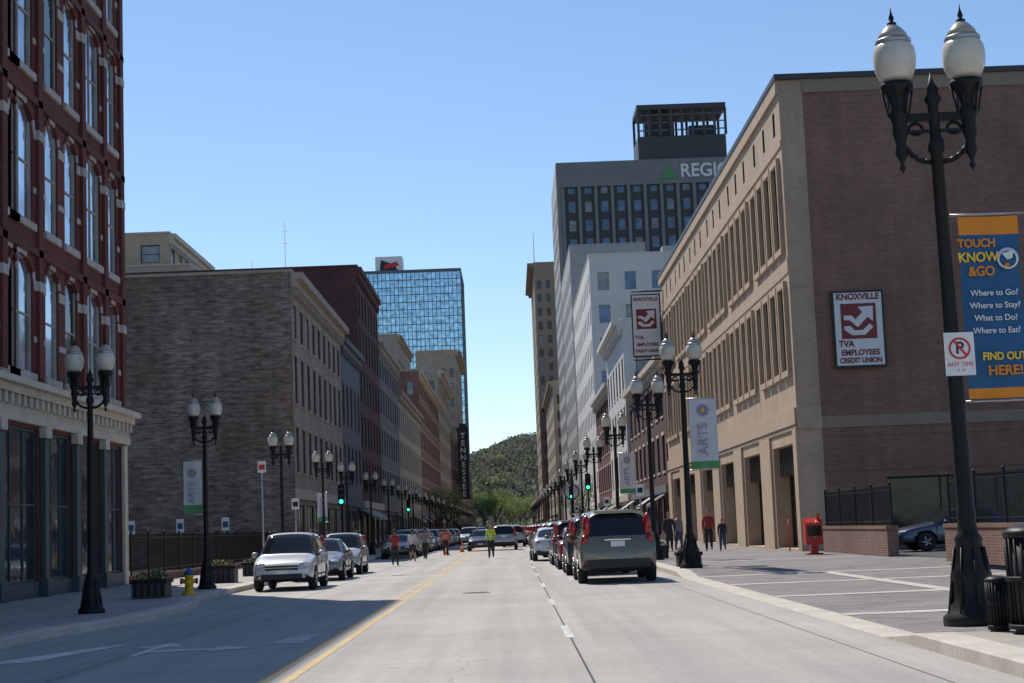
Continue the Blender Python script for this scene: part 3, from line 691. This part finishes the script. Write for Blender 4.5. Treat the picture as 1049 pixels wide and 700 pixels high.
b=MB(); b.lathe([(.35,0),(.3,.5),(.16,.8),(.12,3.2),(.2,3.5),(.1,3.6)],(5.6,150,.15),m_slate,14)
b.lathe([(.75,-.25),(.75,.25)],(5.6,150,4.6),m_slate,24,'y'); b.lathe([(.62,-.27),(.62,.27)],(5.6,150,4.6),m_signw,24,'y'); b.lathe([(.3,0),(.2,.3),(.02,.9)],(5.6,150,5.35),m_slate,12)
b.box(5.58,5.62,149.7,149.72,4.6,5.1,m_signk); b.box(5.6,5.95,149.7,149.72,4.58,4.62,m_signk); b.obj('street_clock')

# ------------------------------------------------------------------ fences and low walls
def fence(name,p0,p1,h,z0=.15,brick=None,bh=0,sp=.13):
    S=empty(name); b=MB(); p0=V((*p0,z0));p1=V((*p1,z0)); d=p1-p0; L=d.length; u=d.normalized(); nrm=V((u.y,-u.x,0))
    n=int(L/sp)
    for i in range(n+1):
        p=p0+u*(i*L/n); b.obox(p,u,nrm,-.009,.009,bh,bh+h+.08,-.009,.009,m_black)
    for v in (bh+.12,bh+h-.05): b.obox(p0,u,nrm,0,L,v,v+.035,-.016,.016,m_black)
    m=max(1,int(L/2.4))
    for i in range(m+1):
        p=p0+u*(i*L/m); b.obox(p,u,nrm,-.035,.035,bh,bh+h+.12,-.035,.035,m_black); b.ell(p+Z*(bh+h+.16),(.045,.045,.05),m_black,8,6)
    b.obj('iron_railing',S)
    if brick:
        c=MB(); c.obox(p0,u,nrm,0,L,0,bh-.1,-.17,.17,m_lowbrick); c.obox(p0,u,nrm,-.03,L+.03,bh-.1,bh,-.2,.2,m_rustbrick); c.obj('brick_base',S)
fence('brick_wall_with_railing',(11.75,50.2),(11.75,60.6),1.15,brick=True,bh=.95)
fence('brick_wall_with_railing',(11.75,26),(11.75,43.5),1.15,brick=True,bh=1.0)
fence('iron_fence',(-12.3,52.3),(-12.3,92.5),1.25,brick=True,bh=.25)

def bin_(x,y,r,h,name='litter_bin'):
    b=MB(); b.lathe([(r*.78,0),(r*.78,h*.92)],(x,y,.15),m_dkpanel,16)
    for i in range(22):
        a=i*2*math.pi/22; ca,sa=math.cos(a),math.sin(a)
        b.tube((x+r*.86*ca,y+r*.86*sa,.2),(x+r*.94*ca,y+r*.94*sa,.15+h*.88),.017,.017,m_black,5)
    for z in (.06,.5,.9): 
        b.lathe([(r*.97,h*z-.02),(r,h*z-.02),(r,h*z+.03),(r*.97,h*z+.03)],(x,y,.15),m_black,20)
    b.lathe([(r,h*.9),(r*1.02,h*.93),(r*.8,h*.97),(r*.4,h),(r*.38,h*.96)],(x,y,.15),m_black,20); b.obj(name)
bin_(5.56,17.4,.3,1.15); bin_(5.30,17.9,.13,.6,'ash_bin')
b=MB(); x,y=10.55,57
b.box(x-.3,x+.3,y-.25,y+.25,.5,1.25,m_red); b.box(x-.25,x+.25,y-.27,y-.252,.8,1.15,m_glassd); b.box(x-.12,x+.12,y-.2,y+.2,.2,.5,m_red); b.box(x-.28,x+.28,y-.24,y+.24,.15,.2,m_red)
b.poly([(x-.3,y-.25,1.25),(x+.3,y-.25,1.25),(x+.3,y+.05,1.42),(x-.3,y+.05,1.42)],m_red); b.box(x-.3,x+.3,y+.052,y+.25,1.252,1.42,m_red)
b.poly([(x-.3,y-.25,1.251),(x-.3,y+.05,1.251),(x-.3,y+.05,1.42)],m_red); b.poly([(x+.3,y-.25,1.251),(x+.3,y+.05,1.251),(x+.3,y+.05,1.42)],m_red)
b.box(x-.04,x+.04,y-.3,y-.27,.72,.76,m_silver); b.box(x+.14,x+.24,y-.1,y+.05,1.42,1.58,m_red); b.obj('newspaper_box')
b=MB(); x,y=-7.95,39.8
b.lathe([(.17,0),(.17,.05),(.11,.07),(.10,.42),(.13,.44),(.13,.47)],(x,y,.15),m_yellow,14); b.lathe([(.13,.47),(.11,.55),(.06,.61),(.035,.62),(.035,.67)],(x,y,.15),m_blue,14)
b.lathe([(.06,-.19),(.06,.19)],(x,y,.48),m_yellow,10,'x'); b.lathe([(.075,-.21),(.075,-.17)],(x,y,.48),m_blue,10,'x'); b.lathe([(.075,.17),(.075,.21)],(x,y,.48),m_blue,10,'x'); b.lathe([(.08,-.17),(.08,0)],(x,y,.43),m_yellow,10,'y'); b.obj('fire_hydrant')

m_leaf=M('plant_leaf',(.06,.10,.03),.7,var=.4,scale=6); m_leafd=M('plant_leaf_dark',(.035,.06,.025),.7,var=.4,scale=6)
m_flower=M('flower_petals',(.5,.35,.05),.7)
def leaves(b,c,r,n,size,mats):
    for i in range(n):
        while True:
            d=V((random.uniform(-1,1),random.uniform(-1,1),random.uniform(-1,1)))
            if d.length<=1: break
        p=V(c)+V((d.x*r[0],d.y*r[1],d.z*r[2])); a=V((random.gauss(0,1),random.gauss(0,1),random.gauss(0,1))).normalized(); q=a.orthogonal().normalized(); s=size*random.uniform(.6,1.3)
        b.poly([p-a*s,p+q*s*.5,p+a*s,p-q*s*.5],random.choice(mats))
def planter(x,y,w,d,h):
    S=empty('planter'); b=MB()
    b.box(x-w/2,x+w/2,y-d/2,y+d/2,.15,.15+h,m_dkpanel); b.box(x-w/2-.04,x+w/2+.04,y-d/2-.04,y+d/2+.04,.15+h-.08,.15+h+.02,m_black)
    for i in range(int(w/.16)): b.box(x-w/2+.06+i*.16,x-w/2+.12+i*.16,y-d/2-.03,y-d/2-.002,.2,.15+h-.1,m_black)
    b.obj('tub',S); b=MB(); leaves(b,(x,y,.15+h+.06),(w/2,d/2,.16),380,.045,[m_leaf,m_leafd,m_leafd,m_flower]); b.obj('plants',S)
planter(-8.6,38.6,.8,.7,.42); planter(-8.9,49.5,.9,.7,.5); planter(-9.0,57,.9,.7,.45); planter(5.2,48.3,.7,.6,.4); planter(5.3,60,.8,.7,.45)

b=MB(); b.lathe([(.38,0),(.38,.004)],(6.6,44.9,.149),m_black,20,smooth=False); b.box(5.9,7.2,45.6,46.2,.148,.154,m_asph); b.obj('drain_grate')
b=MB(); b.lathe([(.33,0),(.33,.004)],(-.9,38,.001),m_asph,20,smooth=False); b.lathe([(.33,0),(.33,.004)],(-3.9,56,.001),m_asph,20,smooth=False); b.obj('manhole_cover')

def cone(x,y):
    b=MB(); b.box(x-.18,x+.18,y-.18,y+.18,0,.04,m_coneo); b.lathe([(.14,.04),(.10,.25)],(x,y,0),m_coneo,12); b.lathe([(.10,.25),(.075,.4)],(x,y,0),m_signw,12); b.lathe([(.075,.4),(.03,.72)],(x,y,0),m_coneo,12); b.obj('traffic_cone')
for x,y in ((-4.0,98),(-3.4,108)): cone(x,y)

# ------------------------------------------------------------------ cars
m_tyre=M('tyre_rubber',(.018,.018,.018),.85,obj=True); m_rim=M('alloy_rim',(.45,.45,.46),.3,metal=.8,obj=True)
m_cglass=GLASS('car_glass',(.012,.014,.016),rough=.03,ior=1.5,wob=.0); m_tail=M('tail_lamp_red',(.35,.01,.01),.15,obj=True,spec=.8); m_head=M('head_lamp_clear',(.55,.57,.6),.08,obj=True,spec=1); m_trim=M('car_black_trim',(.02,.02,.02),.55,obj=True)
m_chrome=M('chrome',(.6,.6,.6),.12,metal=1,obj=True)
SUV=dict(L=4.55,st=[(-2.27,.42,.60,.66,.76,.78,.70,'p'),(-2.22,.30,.80,.86,.84,.86,.80,'p'),(-2.14,.27,1.02,1.07,.87,.87,.80,'p'),(-1.86,.26,1.05,1.60,.88,.87,.64,'r'),(-1.70,.25,1.05,1.66,.89,.88,.67,'c'),(-1.02,.24,1.02,1.69,.90,.895,.69,'g'),(-.93,.24,1.02,1.69,.90,.895,.69,'c'),(-.05,.24,1.0,1.70,.90,.90,.70,'g'),(.03,.24,1.0,1.70,.90,.90,.70,'c'),(.50,.24,.98,1.66,.90,.90,.68,'g'),(1.18,.25,.97,1.06,.90,.885,.76,'w'),(1.28,.25,.96,1.02,.90,.88,.74,'p'),(1.95,.26,.84,.92,.88,.85,.68,'p'),(2.20,.30,.70,.78,.82,.80,.62,'p'),(2.28,.40,.58,.64,.72,.72,.58,'p')],wy=(-1.32,1.36),wr=.345)
SED=dict(L=4.6,st=[(-2.30,.42,.60,.66,.74,.76,.66,'p'),(-2.25,.28,.82,.90,.82,.82,.72,'p'),(-2.1,.25,.90,.98,.86,.85,.74,'p'),(-1.75,.23,.93,1.01,.87,.86,.74,'p'),(-1.05,.22,.93,1.36,.88,.87,.58,'r'),(-.95,.22,.93,1.39,.88,.87,.60,'c'),(-.28,.22,.92,1.44,.88,.88,.61,'g'),(-.20,.22,.92,1.44,.88,.88,.61,'c'),(.42,.22,.90,1.40,.88,.88,.60,'g'),(1.10,.22,.88,.97,.88,.87,.72,'w'),(1.2,.22,.87,.94,.88,.86,.70,'p'),(1.9,.23,.76,.84,.86,.83,.64,'p'),(2.22,.27,.64,.71,.80,.77,.58,'p'),(2.30,.36,.52,.57,.70,.70,.54,'p')],wy=(-1.35,1.38),wr=.32)
carcache={}
def car_mesh(kind,paint):
    D=SUV if kind=='suv' else SED
    key=(kind,paint.name)
    if key in carcache: return carcache[key]
    st=D['st']; rows=[]
    for (y,zb,zl,zt,wb,wl,wt,c) in st:
        z5=zl+(zt-zl)*.90; wm=max(wb,wl)+.015
        half=[(0,zb),(.8*wb,zb),(wb,zb+.10),(wm,zb+(zl-zb)*.55),(wl,zl),(wt,z5),(wt*.74,zt),(0,zt+.015)]
        ring=half+[(-a,z) for a,z in half[-2:0:-1]]
        rows.append([(a,y,z) for a,z in ring])
    n=len(rows[0]); vs=[p for r_ in rows for p in r_]; fs=[];ms=[]
    mats=[paint,m_cglass,m_trim]
    for i in range(len(rows)-1):
        c=st[i+1][7]
        for k in range(n):
            k2=(k+1)%n; fs.append((i*n+k,i*n+k2,(i+1)*n+k2,(i+1)*n+k))
            h=min(k,n-1-k)
            m=0
            if h==4 and c in('g','w'): m=1
            if h in(5,6) and c in('r','w'): m=1
            if h==4 and c=='c' and 0<i and st[i][7] in 'g': m=2
            if h in (0,1): m=2
            ms.append(m)
    fs.append(tuple(range(n))[::-1]); ms.append(0); fs.append(tuple((len(rows)-1)*n+k for k in range(n))); ms.append(0)
    me=bpy.data.meshes.new('cb'); me.from_pydata(vs,[],fs)
    for m in mats: me.materials.append(m)
    me.materials.append(m_trim)
    me.polygons.foreach_set('material_index',ms); me.polygons.foreach_set('use_smooth',[True]*len(fs)); me.update()
    em={}
    for p in me.polygons:
        for ek in p.edge_keys: em.setdefault(ek,[]).append(p.material_index)
    at=me.attributes.new('crease_edge','FLOAT','EDGE')
    for e in me.edges:
        l=em.get(tuple(sorted(e.vertices)),[0]); a,b_=e.vertices
        cr=0.0
        if len(set(l))>1: cr=.85
        if a%n==b_%n and (a%n) in (4,n-4): cr=max(cr,.55)
        at.data[e.index].value=cr
    o=bpy.data.objects.new('tmpcar',me); sc.collection.objects.link(o)
    s=o.modifiers.new('s','SUBSURF'); s.levels=2; s.render_levels=2
    cut=MB()
    for wy in D['wy']:
        cut.lathe([(D['wr']+.06,-1.2),(D['wr']+.06,-.62)],(0,wy,D['wr']),m_trim,28,'x'); cut.lathe([(D['wr']+.06,.62),(D['wr']+.06,1.2)],(0,wy,D['wr']),m_trim,28,'x')
    co=cut.obj('tmpcut'); bm=o.modifiers.new('b','BOOLEAN'); bm.object=co; bm.operation='DIFFERENCE'; bm.solver='EXACT'
    try: bm.material_mode='TRANSFER'
    except Exception: pass
    dg=bpy.context.evaluated_depsgraph_get(); dg.update()
    res=bpy.data.meshes.new_from_object(o.evaluated_get(dg))
    b=MB()
    rm=[x for x in res.materials]
    b.v=[tuple(v.co) for v in res.vertices]
    for p in res.polygons:
        b.f.append(tuple(p.vertices)); b.m.append(b.mi(rm[p.material_index] or m_trim)); b.sm.append(True)
    bpy.data.objects.remove(o); bpy.data.objects.remove(co)
    R=D['wr']
    for wy in D['wy']:
        for s in (-1,1):
            cx=s*.80
            b.lathe([(R*.62,-.10),(R*.92,-.11),(R,-.08),(R,.08),(R*.92,.11),(R*.62,.10)],(cx,wy,R),m_tyre,24,'x')
            b.lathe([(R*.66,.0),(R*.66,s*.085),(R*.60,s*.10),(R*.58,s*.06),(.02,s*.05)],(cx,wy,R),m_rim,20,'x')
            for k in range(5):
                a=k*2*math.pi/5; ca,sa=math.cos(a),math.sin(a)
                b.tube((cx+s*.10,wy+.03*ca,R+.03*sa),(cx+s*.09,wy+R*.6*ca,R+R*.6*sa),.04,.03,m_rim,6)
            b.lathe([(.05,s*.0),(.05,s*.12)],(cx,wy,R),m_rim,10,'x')
    if kind=='suv':
        for s in (-1,1):
            b.ell((s*.70,-2.02,1.30),(.10,.15,.28),m_tail,10,8); b.ell((s*.75,-2.12,1.0),(.10,.10,.12),m_tail,10,6)
            b.ell((s*.64,2.12,.76),(.17,.13,.085),m_head,12,8); b.ell((s*.62,2.22,.42),(.09,.06,.06),m_head,10,6)
            b.ell((s*1.0,.80,1.06),(.11,.08,.085),paint,10,6); b.box(min(s*.85,s*.98),max(s*.85,s*.98),.80,.86,1.0,1.04,m_trim)
            b.path([(s*.62,-1.5,1.71),(s*.62,-1.3,1.75),(s*.62,.1,1.75),(s*.62,.35,1.70)],.018,m_trim)
            b.ell((s*.72,-2.24,.5),(.08,.03,.04),m_tail,8,6)
        b.box(-.72,.72,-2.285,-2.2,.36,.56,m_trim); b.box(-.16,.16,-2.24,-2.19,.84,.97,m_signw); b.box(-.3,.3,-2.225,-2.15,.985,1.01,m_chrome)
        b.tube((-.2,-2.03,1.18),(.35,-1.99,1.2),.012,.01,m_trim,5); b.box(-.5,.5,-1.98,-1.84,1.60,1.66,paint)
        b.box(-.48,.48,2.15,2.27,.60,.74,m_trim); b.box(-.5,.5,2.24,2.275,.665,.69,m_chrome); b.box(-.6,.6,2.2,2.285,.36,.50,m_trim); b.box(-.16,.16,2.27,2.30,.50,.60,m_signw)
    else:
        for s in (-1,1):
            b.ell((s*.66,-2.16,.80),(.16,.12,.075),m_tail,10,6); b.ell((s*.62,2.12,.66),(.16,.14,.065),m_head,12,8)
            b.ell((s*.96,.72,.98),(.10,.07,.065),paint,10,6); b.box(min(s*.82,s*.94),max(s*.82,s*.94),.72,.77,.92,.96,m_trim)
        b.box(-.16,.16,-2.30,-2.24,.68,.80,m_signw); b.box(-.45,.45,2.2,2.275,.50,.62,m_trim); b.box(-.55,.55,2.2,2.29,.30,.42,m_trim); b.box(-.16,.16,2.28,2.31,.43,.52,m_signw)
        b.box(-.6,.6,-2.29,-2.2,.30,.40,m_trim)
    zl=.95 if kind=='suv' else .86
    for s in (-1,1):
        for yy in (-.98,-.01,1.02):
            b.box(min(s*.895,s*.913),max(s*.895,s*.913),yy-.006,yy+.006,.34,zl,m_trim)
        for yy in (-.75,.2): b.box(min(s*.89,s*.925),max(s*.89,s*.925),yy-.09,yy+.09,zl-.12,zl-.085,paint)
        b.box(min(s*.90,s*.918),max(s*.90,s*.918),-.85,.9,.42,.47,m_trim)
    me=b.mesh('car_'+kind); carcache[key]=me; return me
def paint(name,c,metal=.3): 
    m=M(name,c,.32,metal=metal,var=.04,scale=1,coat=.8,obj=True); return m
p_green=paint('paint_olive_grey',(.17,.165,.12)); p_white=paint('paint_silver_white',(.52,.53,.54),.15); p_grey=paint('paint_grey',(.18,.19,.20)); p_black=paint('paint_black',(.02,.02,.022)); p_red=paint('paint_red',(.28,.02,.02)); p_silver=paint('paint_silver',(.38,.39,.40),.5); p_blue=paint('paint_navy',(.03,.05,.09)); p_tan=paint('paint_tan',(.30,.26,.20))
def car(kind,p,x,y,rot=0,sc_=1): return place(car_mesh(kind,p),'parked_car',None,(x,y,0),rot,sc_)
car('suv',p_green,2.62,43.0,0,1.09)
car('suv',p_black,2.5,50,0,1.04); car('sed',p_red,2.4,57,0); car('suv',p_grey,2.35,63.5,0,1); car('sed',p_white,1.7,72,0.03); car('sed',p_silver,3.0,71.5,0,.95)
yy=80
for i,(k,p) in enumerate([('suv',p_white),('sed',p_blue),('suv',p_silver),('sed',p_tan),('suv',p_black),('sed',p_white),('suv',p_red),('sed',p_grey),('suv',p_white),('sed',p_silver)]*2): car(k,p,2.35-.02*i,yy+i*6.6,0)
car('suv',p_white,-6.3,46.2,math.pi,.93); car('sed',p_grey,-6.35,54.2,math.pi,.95); car('suv',p_silver,-6.4,61,math.pi,.9)
yy=92
for i,(k,p) in enumerate([('sed',p_black),('suv',p_grey),('sed',p_white),('suv',p_blue),('sed',p_silver),('suv',p_white),('sed',p_red)]*2): car(k,p,-6.5,yy+i*7,math.pi,.95)
for (k,p,x,y,r_) in (('sed',p_black,-2.2,112,math.pi),('suv',p_silver,-.6,112,0),('suv',p_white,.1,128,0),('sed',p_grey,-1.0,150,0),('sed',p_red,.4,140,0),('suv',p_white,-4,150,math.pi),('sed',p_silver,-.5,175,0),('suv',p_black,-3.8,190,math.pi)): 
    o=car(k,p,x,y,r_); o.name='car'
o=car('sed',p_blue,15.3,55.5,math.pi/2); o.location.z=.16

# ------------------------------------------------------------------ people
m_skin=M('skin',(.42,.25,.18),.6,obj=True,var=.05); m_hair=M('hair_brown',(.05,.03,.02),.7,obj=True); m_shoe=M('shoe',(.05,.05,.05),.7,obj=True)
def cloth(n,c): return M('cloth_'+n,c,.85,obj=True,var=.15,scale=8)
c_red=cloth('red',(.30,.035,.035)); c_dk=cloth('charcoal',(.03,.03,.035)); c_den=cloth('denim',(.05,.08,.15)); c_wh=cloth('white',(.6,.6,.58)); c_or=cloth('orange',(.65,.13,.03)); c_hv=cloth('hi_vis',(.50,.66,.05)); c_kh=cloth('khaki',(.28,.23,.16)); c_gr=cloth('grey',(.22,.22,.23)); c_bl=cloth('blue',(.06,.12,.3))
def person(x,y,z,rot,h,top,pants,stride=.0,arm=.0,shorts=False,short_sleeve=False,vest=None):
    E_=[]
    vs=[];rad=[];idx={}
    def j(n,p,r,par=None,mat=None):
        idx[n]=len(vs); vs.append(p); rad.append(r)
        if par: E_.append((idx[par],idx[n],mat))
    j('pel',(0,0,.96),(.155,.115)); j('wai',(0,0,1.12),(.135,.10),'pel',top); j('che',(0,-.01,1.32),(.17,.12),'wai',top); j('nb',(0,-.01,1.455),(.075,.07),'che',top); j('nk',(0,.01,1.54),(.052,.052),'nb',m_skin)
    for s,sg in (('l',-1),('r',1)):
        a=arm*sg; st=stride*sg
        j('sh'+s,(sg*.17,-.01,1.415),(.072,.072),'che',top)
        j('el'+s,(sg*.225,-.02-.18*st,1.14),(.055,.055),'sh'+s,top)
        wz=.90+abs(arm)*.25; wy=.07-.35*st+abs(arm)*.2
        j('wr'+s,(sg*.235,wy,wz),(.036,.034),'el'+s,m_skin if short_sleeve else top)
        j('pa'+s,(sg*.235,wy+.03,wz-.075),(.036,.02),'wr'+s,m_skin)
        for f in range(4): j('f%d%s'%(f,s),(sg*.235+.0,wy+.0+f*.018,wz-.165+abs(f-1.5)*.01),(.009,.009),'pa'+s,m_skin)
        j('th'+s,(sg*.22,wy+.085,wz-.10),(.010,.010),'pa'+s,m_skin)
        j('hi'+s,(sg*.09,0,.90),(.11,.115),'pel',pants)
        j('kn'+s,(sg*.095,.04+.22*st,.50+.02*abs(st)),(.075,.078),'hi'+s,pants)
        up=.10 if st<0 else 0
        j('an'+s,(sg*.10,-.01+.42*st,.09+up),(.05,.055),'kn'+s,m_skin if shorts else pants)
        j('to'+s,(sg*.11,.14+.42*st,.04+up*.3),(.042,.034),'an'+s,m_shoe)
    me=bpy.data.meshes.new('pb'); me.from_pydata(vs,[(a,b) for a,b,_ in E_],[]); o=bpy.data.objects.new('tmpp',me); sc.collection.objects.link(o)
    o.modifiers.new('k','SKIN'); sv=me.skin_vertices[0].data
    for i,r in enumerate(rad): sv[i].radius=r; sv[i].use_root=(i==0)
    s=o.modifiers.new('s','SUBSURF'); s.levels=1; s.render_levels=1
    dg=bpy.context.evaluated_depsgraph_get(); dg.update(); res=bpy.data.meshes.new_from_object(o.evaluated_get(dg)); bpy.data.objects.remove(o)
    b=MB(); b.v=[tuple(v.co) for v in res.vertices]
    seg=[(V(vs[a]),V(vs[c]),m,rad[a][0]) for a,c,m in E_]
    for p in res.polygons:
        c=p.center; best=None;bd=9
        for a,e,m,r in seg:
            d=e-a; t_=max(0,min(1,(c-a).dot(d)/d.length_squared)); q=(c-(a+d*t_)).length
            if q<bd: bd=q;best=m
        if best is pants or best is top: best= pants if (c.z<.93 and abs(c.x)<.2) else top if c.z>.93 else best
        b.f.append(tuple(p.vertices)); b.m.append(b.mi(best)); b.sm.append(True)
    b.ell((0,.015,1.645),(.074,.092,.118),m_skin,16,12); b.ell((0,-.005,1.672),(.083,.098,.108),m_hair,14,10)
    b.ell((0,.108,1.635),(.012,.018,.022),m_skin,8,6)
    for s in (-1,1): b.ell((s*.03,.094,1.655),(.011,.008,.007),m_shoe,6,4); b.ell((s*.077,.005,1.64),(.010,.018,.028),m_skin,8,6)
    b.ell((0,.098,1.59),(.024,.01,.006),c_red,8,4)
    if vest:
        for zz in (1.10,1.22): b.lathe([(.152,0),(.152,.04)],(0,-.005,zz),m_signw,14)
    return b.obj('person',None,(x,y,z),rot,h/1.76)
pi=math.pi
person(8.45,70,.15,pi*.95,1.82,c_red,c_dk,.25); person(8.98,69.5,.15,pi*.9,1.4,c_dk,c_den,.3)
person(6.85,71,.15,pi,1.75,c_dk,c_dk,.2); person(7.3,71.5,.15,pi*1.1,1.7,c_gr,c_den,-.3)
person(-5.2,71.5,0,0,1.6,c_red,c_dk,.4,short_sleeve=True); person(-4.95,80,0,0,1.6,c_wh,c_dk,.6,short_sleeve=True,shorts=True); person(-4.55,84,0,.3,1.65,c_gr,c_dk,.5,short_sleeve=True)
person(-3.9,94,0,0,1.7,c_or,c_dk,.3,vest=True); person(-1.1,81,0,pi,1.72,c_hv,c_dk,.15,arm=.5,vest=True)
person(7.8,90,.15,0,1.7,c_bl,c_kh,.3); person(-10.2,88,.15,0,1.65,c_gr,c_dk,.3); person(-9.9,102,.15,pi,1.7,c_dk,c_kh,.3)

# ------------------------------------------------------------------ hill and trees
def hz(x,y): 
    t_=max(0,min(1,(y-800)/420)); t_=t_*t_*(3-2*t_)
    return -1+t_*(56+9*math.sin(x*.011+.8)+5*math.sin(x*.031)+3*math.sin(y*.02+x*.02)+2.5*math.sin(x*.09+1))
m_hill=M('hillside_earth',(.09,.09,.055),.95,var=.3,scale=.02)
g=MB(); nx,ny=50,30; vs=[];fs=[]
for jy in range(ny+1):
    for ix in range(nx+1): x=-500+1000*ix/nx; y=780+700*jy/ny; vs.append((x,y,hz(x,y)))
for jy in range(ny):
    for ix in range(nx): k=jy*(nx+1)+ix; fs.append((k,k+1,k+nx+2,k+nx+1))
g.add(vs,fs,m_hill,True); g.obj('hill')
f1=LEAF('forest_leaf_green',(.12,.155,.085)); f2=LEAF('forest_leaf_dark',(.065,.09,.065)); f3=LEAF('forest_leaf_fresh',(.20,.23,.09)); f4=LEAF('forest_branches_grey',(.19,.155,.13))
g=MB()
def clump(c,r,mat,n):
    for i in range(n):
        d=V((random.gauss(0,1),random.gauss(0,1),random.gauss(0,1))).normalized()*random.uniform(.45,1.08)
        p=V(c)+V((d.x*r,d.y*r,d.z*r*.9)); a=V((random.gauss(0,1),random.gauss(0,1),random.gauss(0,1))).normalized(); q=a.orthogonal().normalized(); s=r*random.uniform(.13,.30)
        g.poly([p-a*s,p+q*s*.8,p+a*s*.9,p-q*s*.7],mat)
for i in range(4200):
    x=random.uniform(-100,100) if i<3400 else random.uniform(-350,350); y=random.uniform(790,1230); r=random.uniform(2.0,5.2)
    clump((x,y,hz(x,y)+r*.8),r,random.choices([f1,f2,f3,f4],[4,2.6,1.4,2.8])[0],36)
g.obj('forest_trees')
m_bark=M('tree_bark',(.09,.07,.055),.95)
def tree(x,y,h,r,mats,n=2200,z0=0):
    S=empty('street_tree'); t=MB()
    t.tube((x,y,z0),(x+.1,y,z0+h*.3),h*.028,h*.02,m_bark,8); top=V((x+.1,y,z0+h*.3)); tips=[]
    for i in range(8):
        a=i*2.4; e=top+V((math.cos(a)*r*.6,math.sin(a)*r*.6,h*random.uniform(.2,.5))); mid=top.lerp(e,.5)+V((0,0,-h*.02)); t.tube(top,mid,h*.013,h*.009,m_bark,6); t.tube(mid,e,h*.009,h*.004,m_bark,6); tips.append(e)
        for k in range(3):
            q=e+V((random.uniform(-1,1)*r*.4,random.uniform(-1,1)*r*.4,random.uniform(0,.2)*h)); t.tube(mid,q,h*.005,h*.002,m_bark,4); tips.append(q)
    t.obj('trunk_and_limbs',S); l=MB()
    for k in range(len(tips)): leaves(l,tips[k],(r*.34,r*.34,h*.1),n//len(tips),h*.018,[random.choice(mats),random.choice(mats)])
    l.obj('foliage',S)
tl=[LEAF('tree_leaf_light',(.26,.31,.08),.3,.8),LEAF('tree_leaf_mid',(.16,.22,.06),.3,.8),LEAF('tree_leaf_dark',(.08,.12,.04),.3,.8)]  # three leaf greens from pale to deep, picked at random per branch tip
for (x,y,h,r) in ((-9.5,560,13,5),(-6,585,15,6),(-1,600,13,5.5),(3,620,14,5),(-11,610,18,7),(8.5,640,14,6),(-5,700,16,7),(6,705,15,6),(-16,690,17,7),(14,700,17,7),(0,740,15,6)): tree(x,y,h,r,tl)
for (x,y,h,r) in ((-9.6,215,7.5,2.4),(-9.6,240,8,2.6),(-9.6,268,7,2.2),(7.8,180,6,1.8)): tree(x,y,h,r,[tl[2],tl[1]],900,.15)

# ------------------------------------------------------------------ light, sky, camera
el=math.radians(52); hx,hy=-.48,.877
world=bpy.data.worlds.new('World'); sc.world=world; world.use_nodes=True; nt=world.node_tree
bg=nt.nodes['Background']; sky=nt.nodes.new('ShaderNodeTexSky'); sky.sky_type='NISHITA'; sky.sun_disc=False; sky.sun_elevation=el; sky.sun_rotation=math.atan2(hx,hy); sky.air_density=.9; sky.dust_density=.1; sky.ozone_density=3.6
nt.links.new(sky.outputs[0],bg.inputs[0]); bg.inputs[1].default_value=.14
sl=bpy.data.lights.new('sun','SUN'); sl.energy=5.0; sl.angle=math.radians(.5); sl.color=(1,.93,.83); so=bpy.data.objects.new('sun',sl); sc.collection.objects.link(so)
d=V((-hx*math.cos(el),-hy*math.cos(el),-math.sin(el))); so.rotation_euler=d.to_track_quat('-Z','Y').to_euler(); so.location=(-20,30,60)
f=1650.; p=math.atan(190.9/f); yaw=6.8/f; r=.038
F=V((math.sin(yaw)*math.cos(p),math.cos(yaw)*math.cos(p),math.sin(p))); R=V((math.cos(yaw),-math.sin(yaw),0)); Uv=R.cross(F)
ex=R*math.cos(r)-Uv*math.sin(r); ey=R*math.sin(r)+Uv*math.cos(r)
cam=bpy.data.cameras.new('camera'); cam.sensor_width=36; cam.lens=36*f/1049; cam.clip_end=8000; cam.clip_start=.1
co=bpy.data.objects.new('camera',cam); sc.collection.objects.link(co)
mm=Matrix((ex,ey,-F)).transposed().to_4x4(); mm.translation=V((0,0,1.47)); co.matrix_world=mm; sc.camera=co
sc.view_settings.view_transform='Standard'; sc.view_settings.look='None'; sc.view_settings.exposure=0
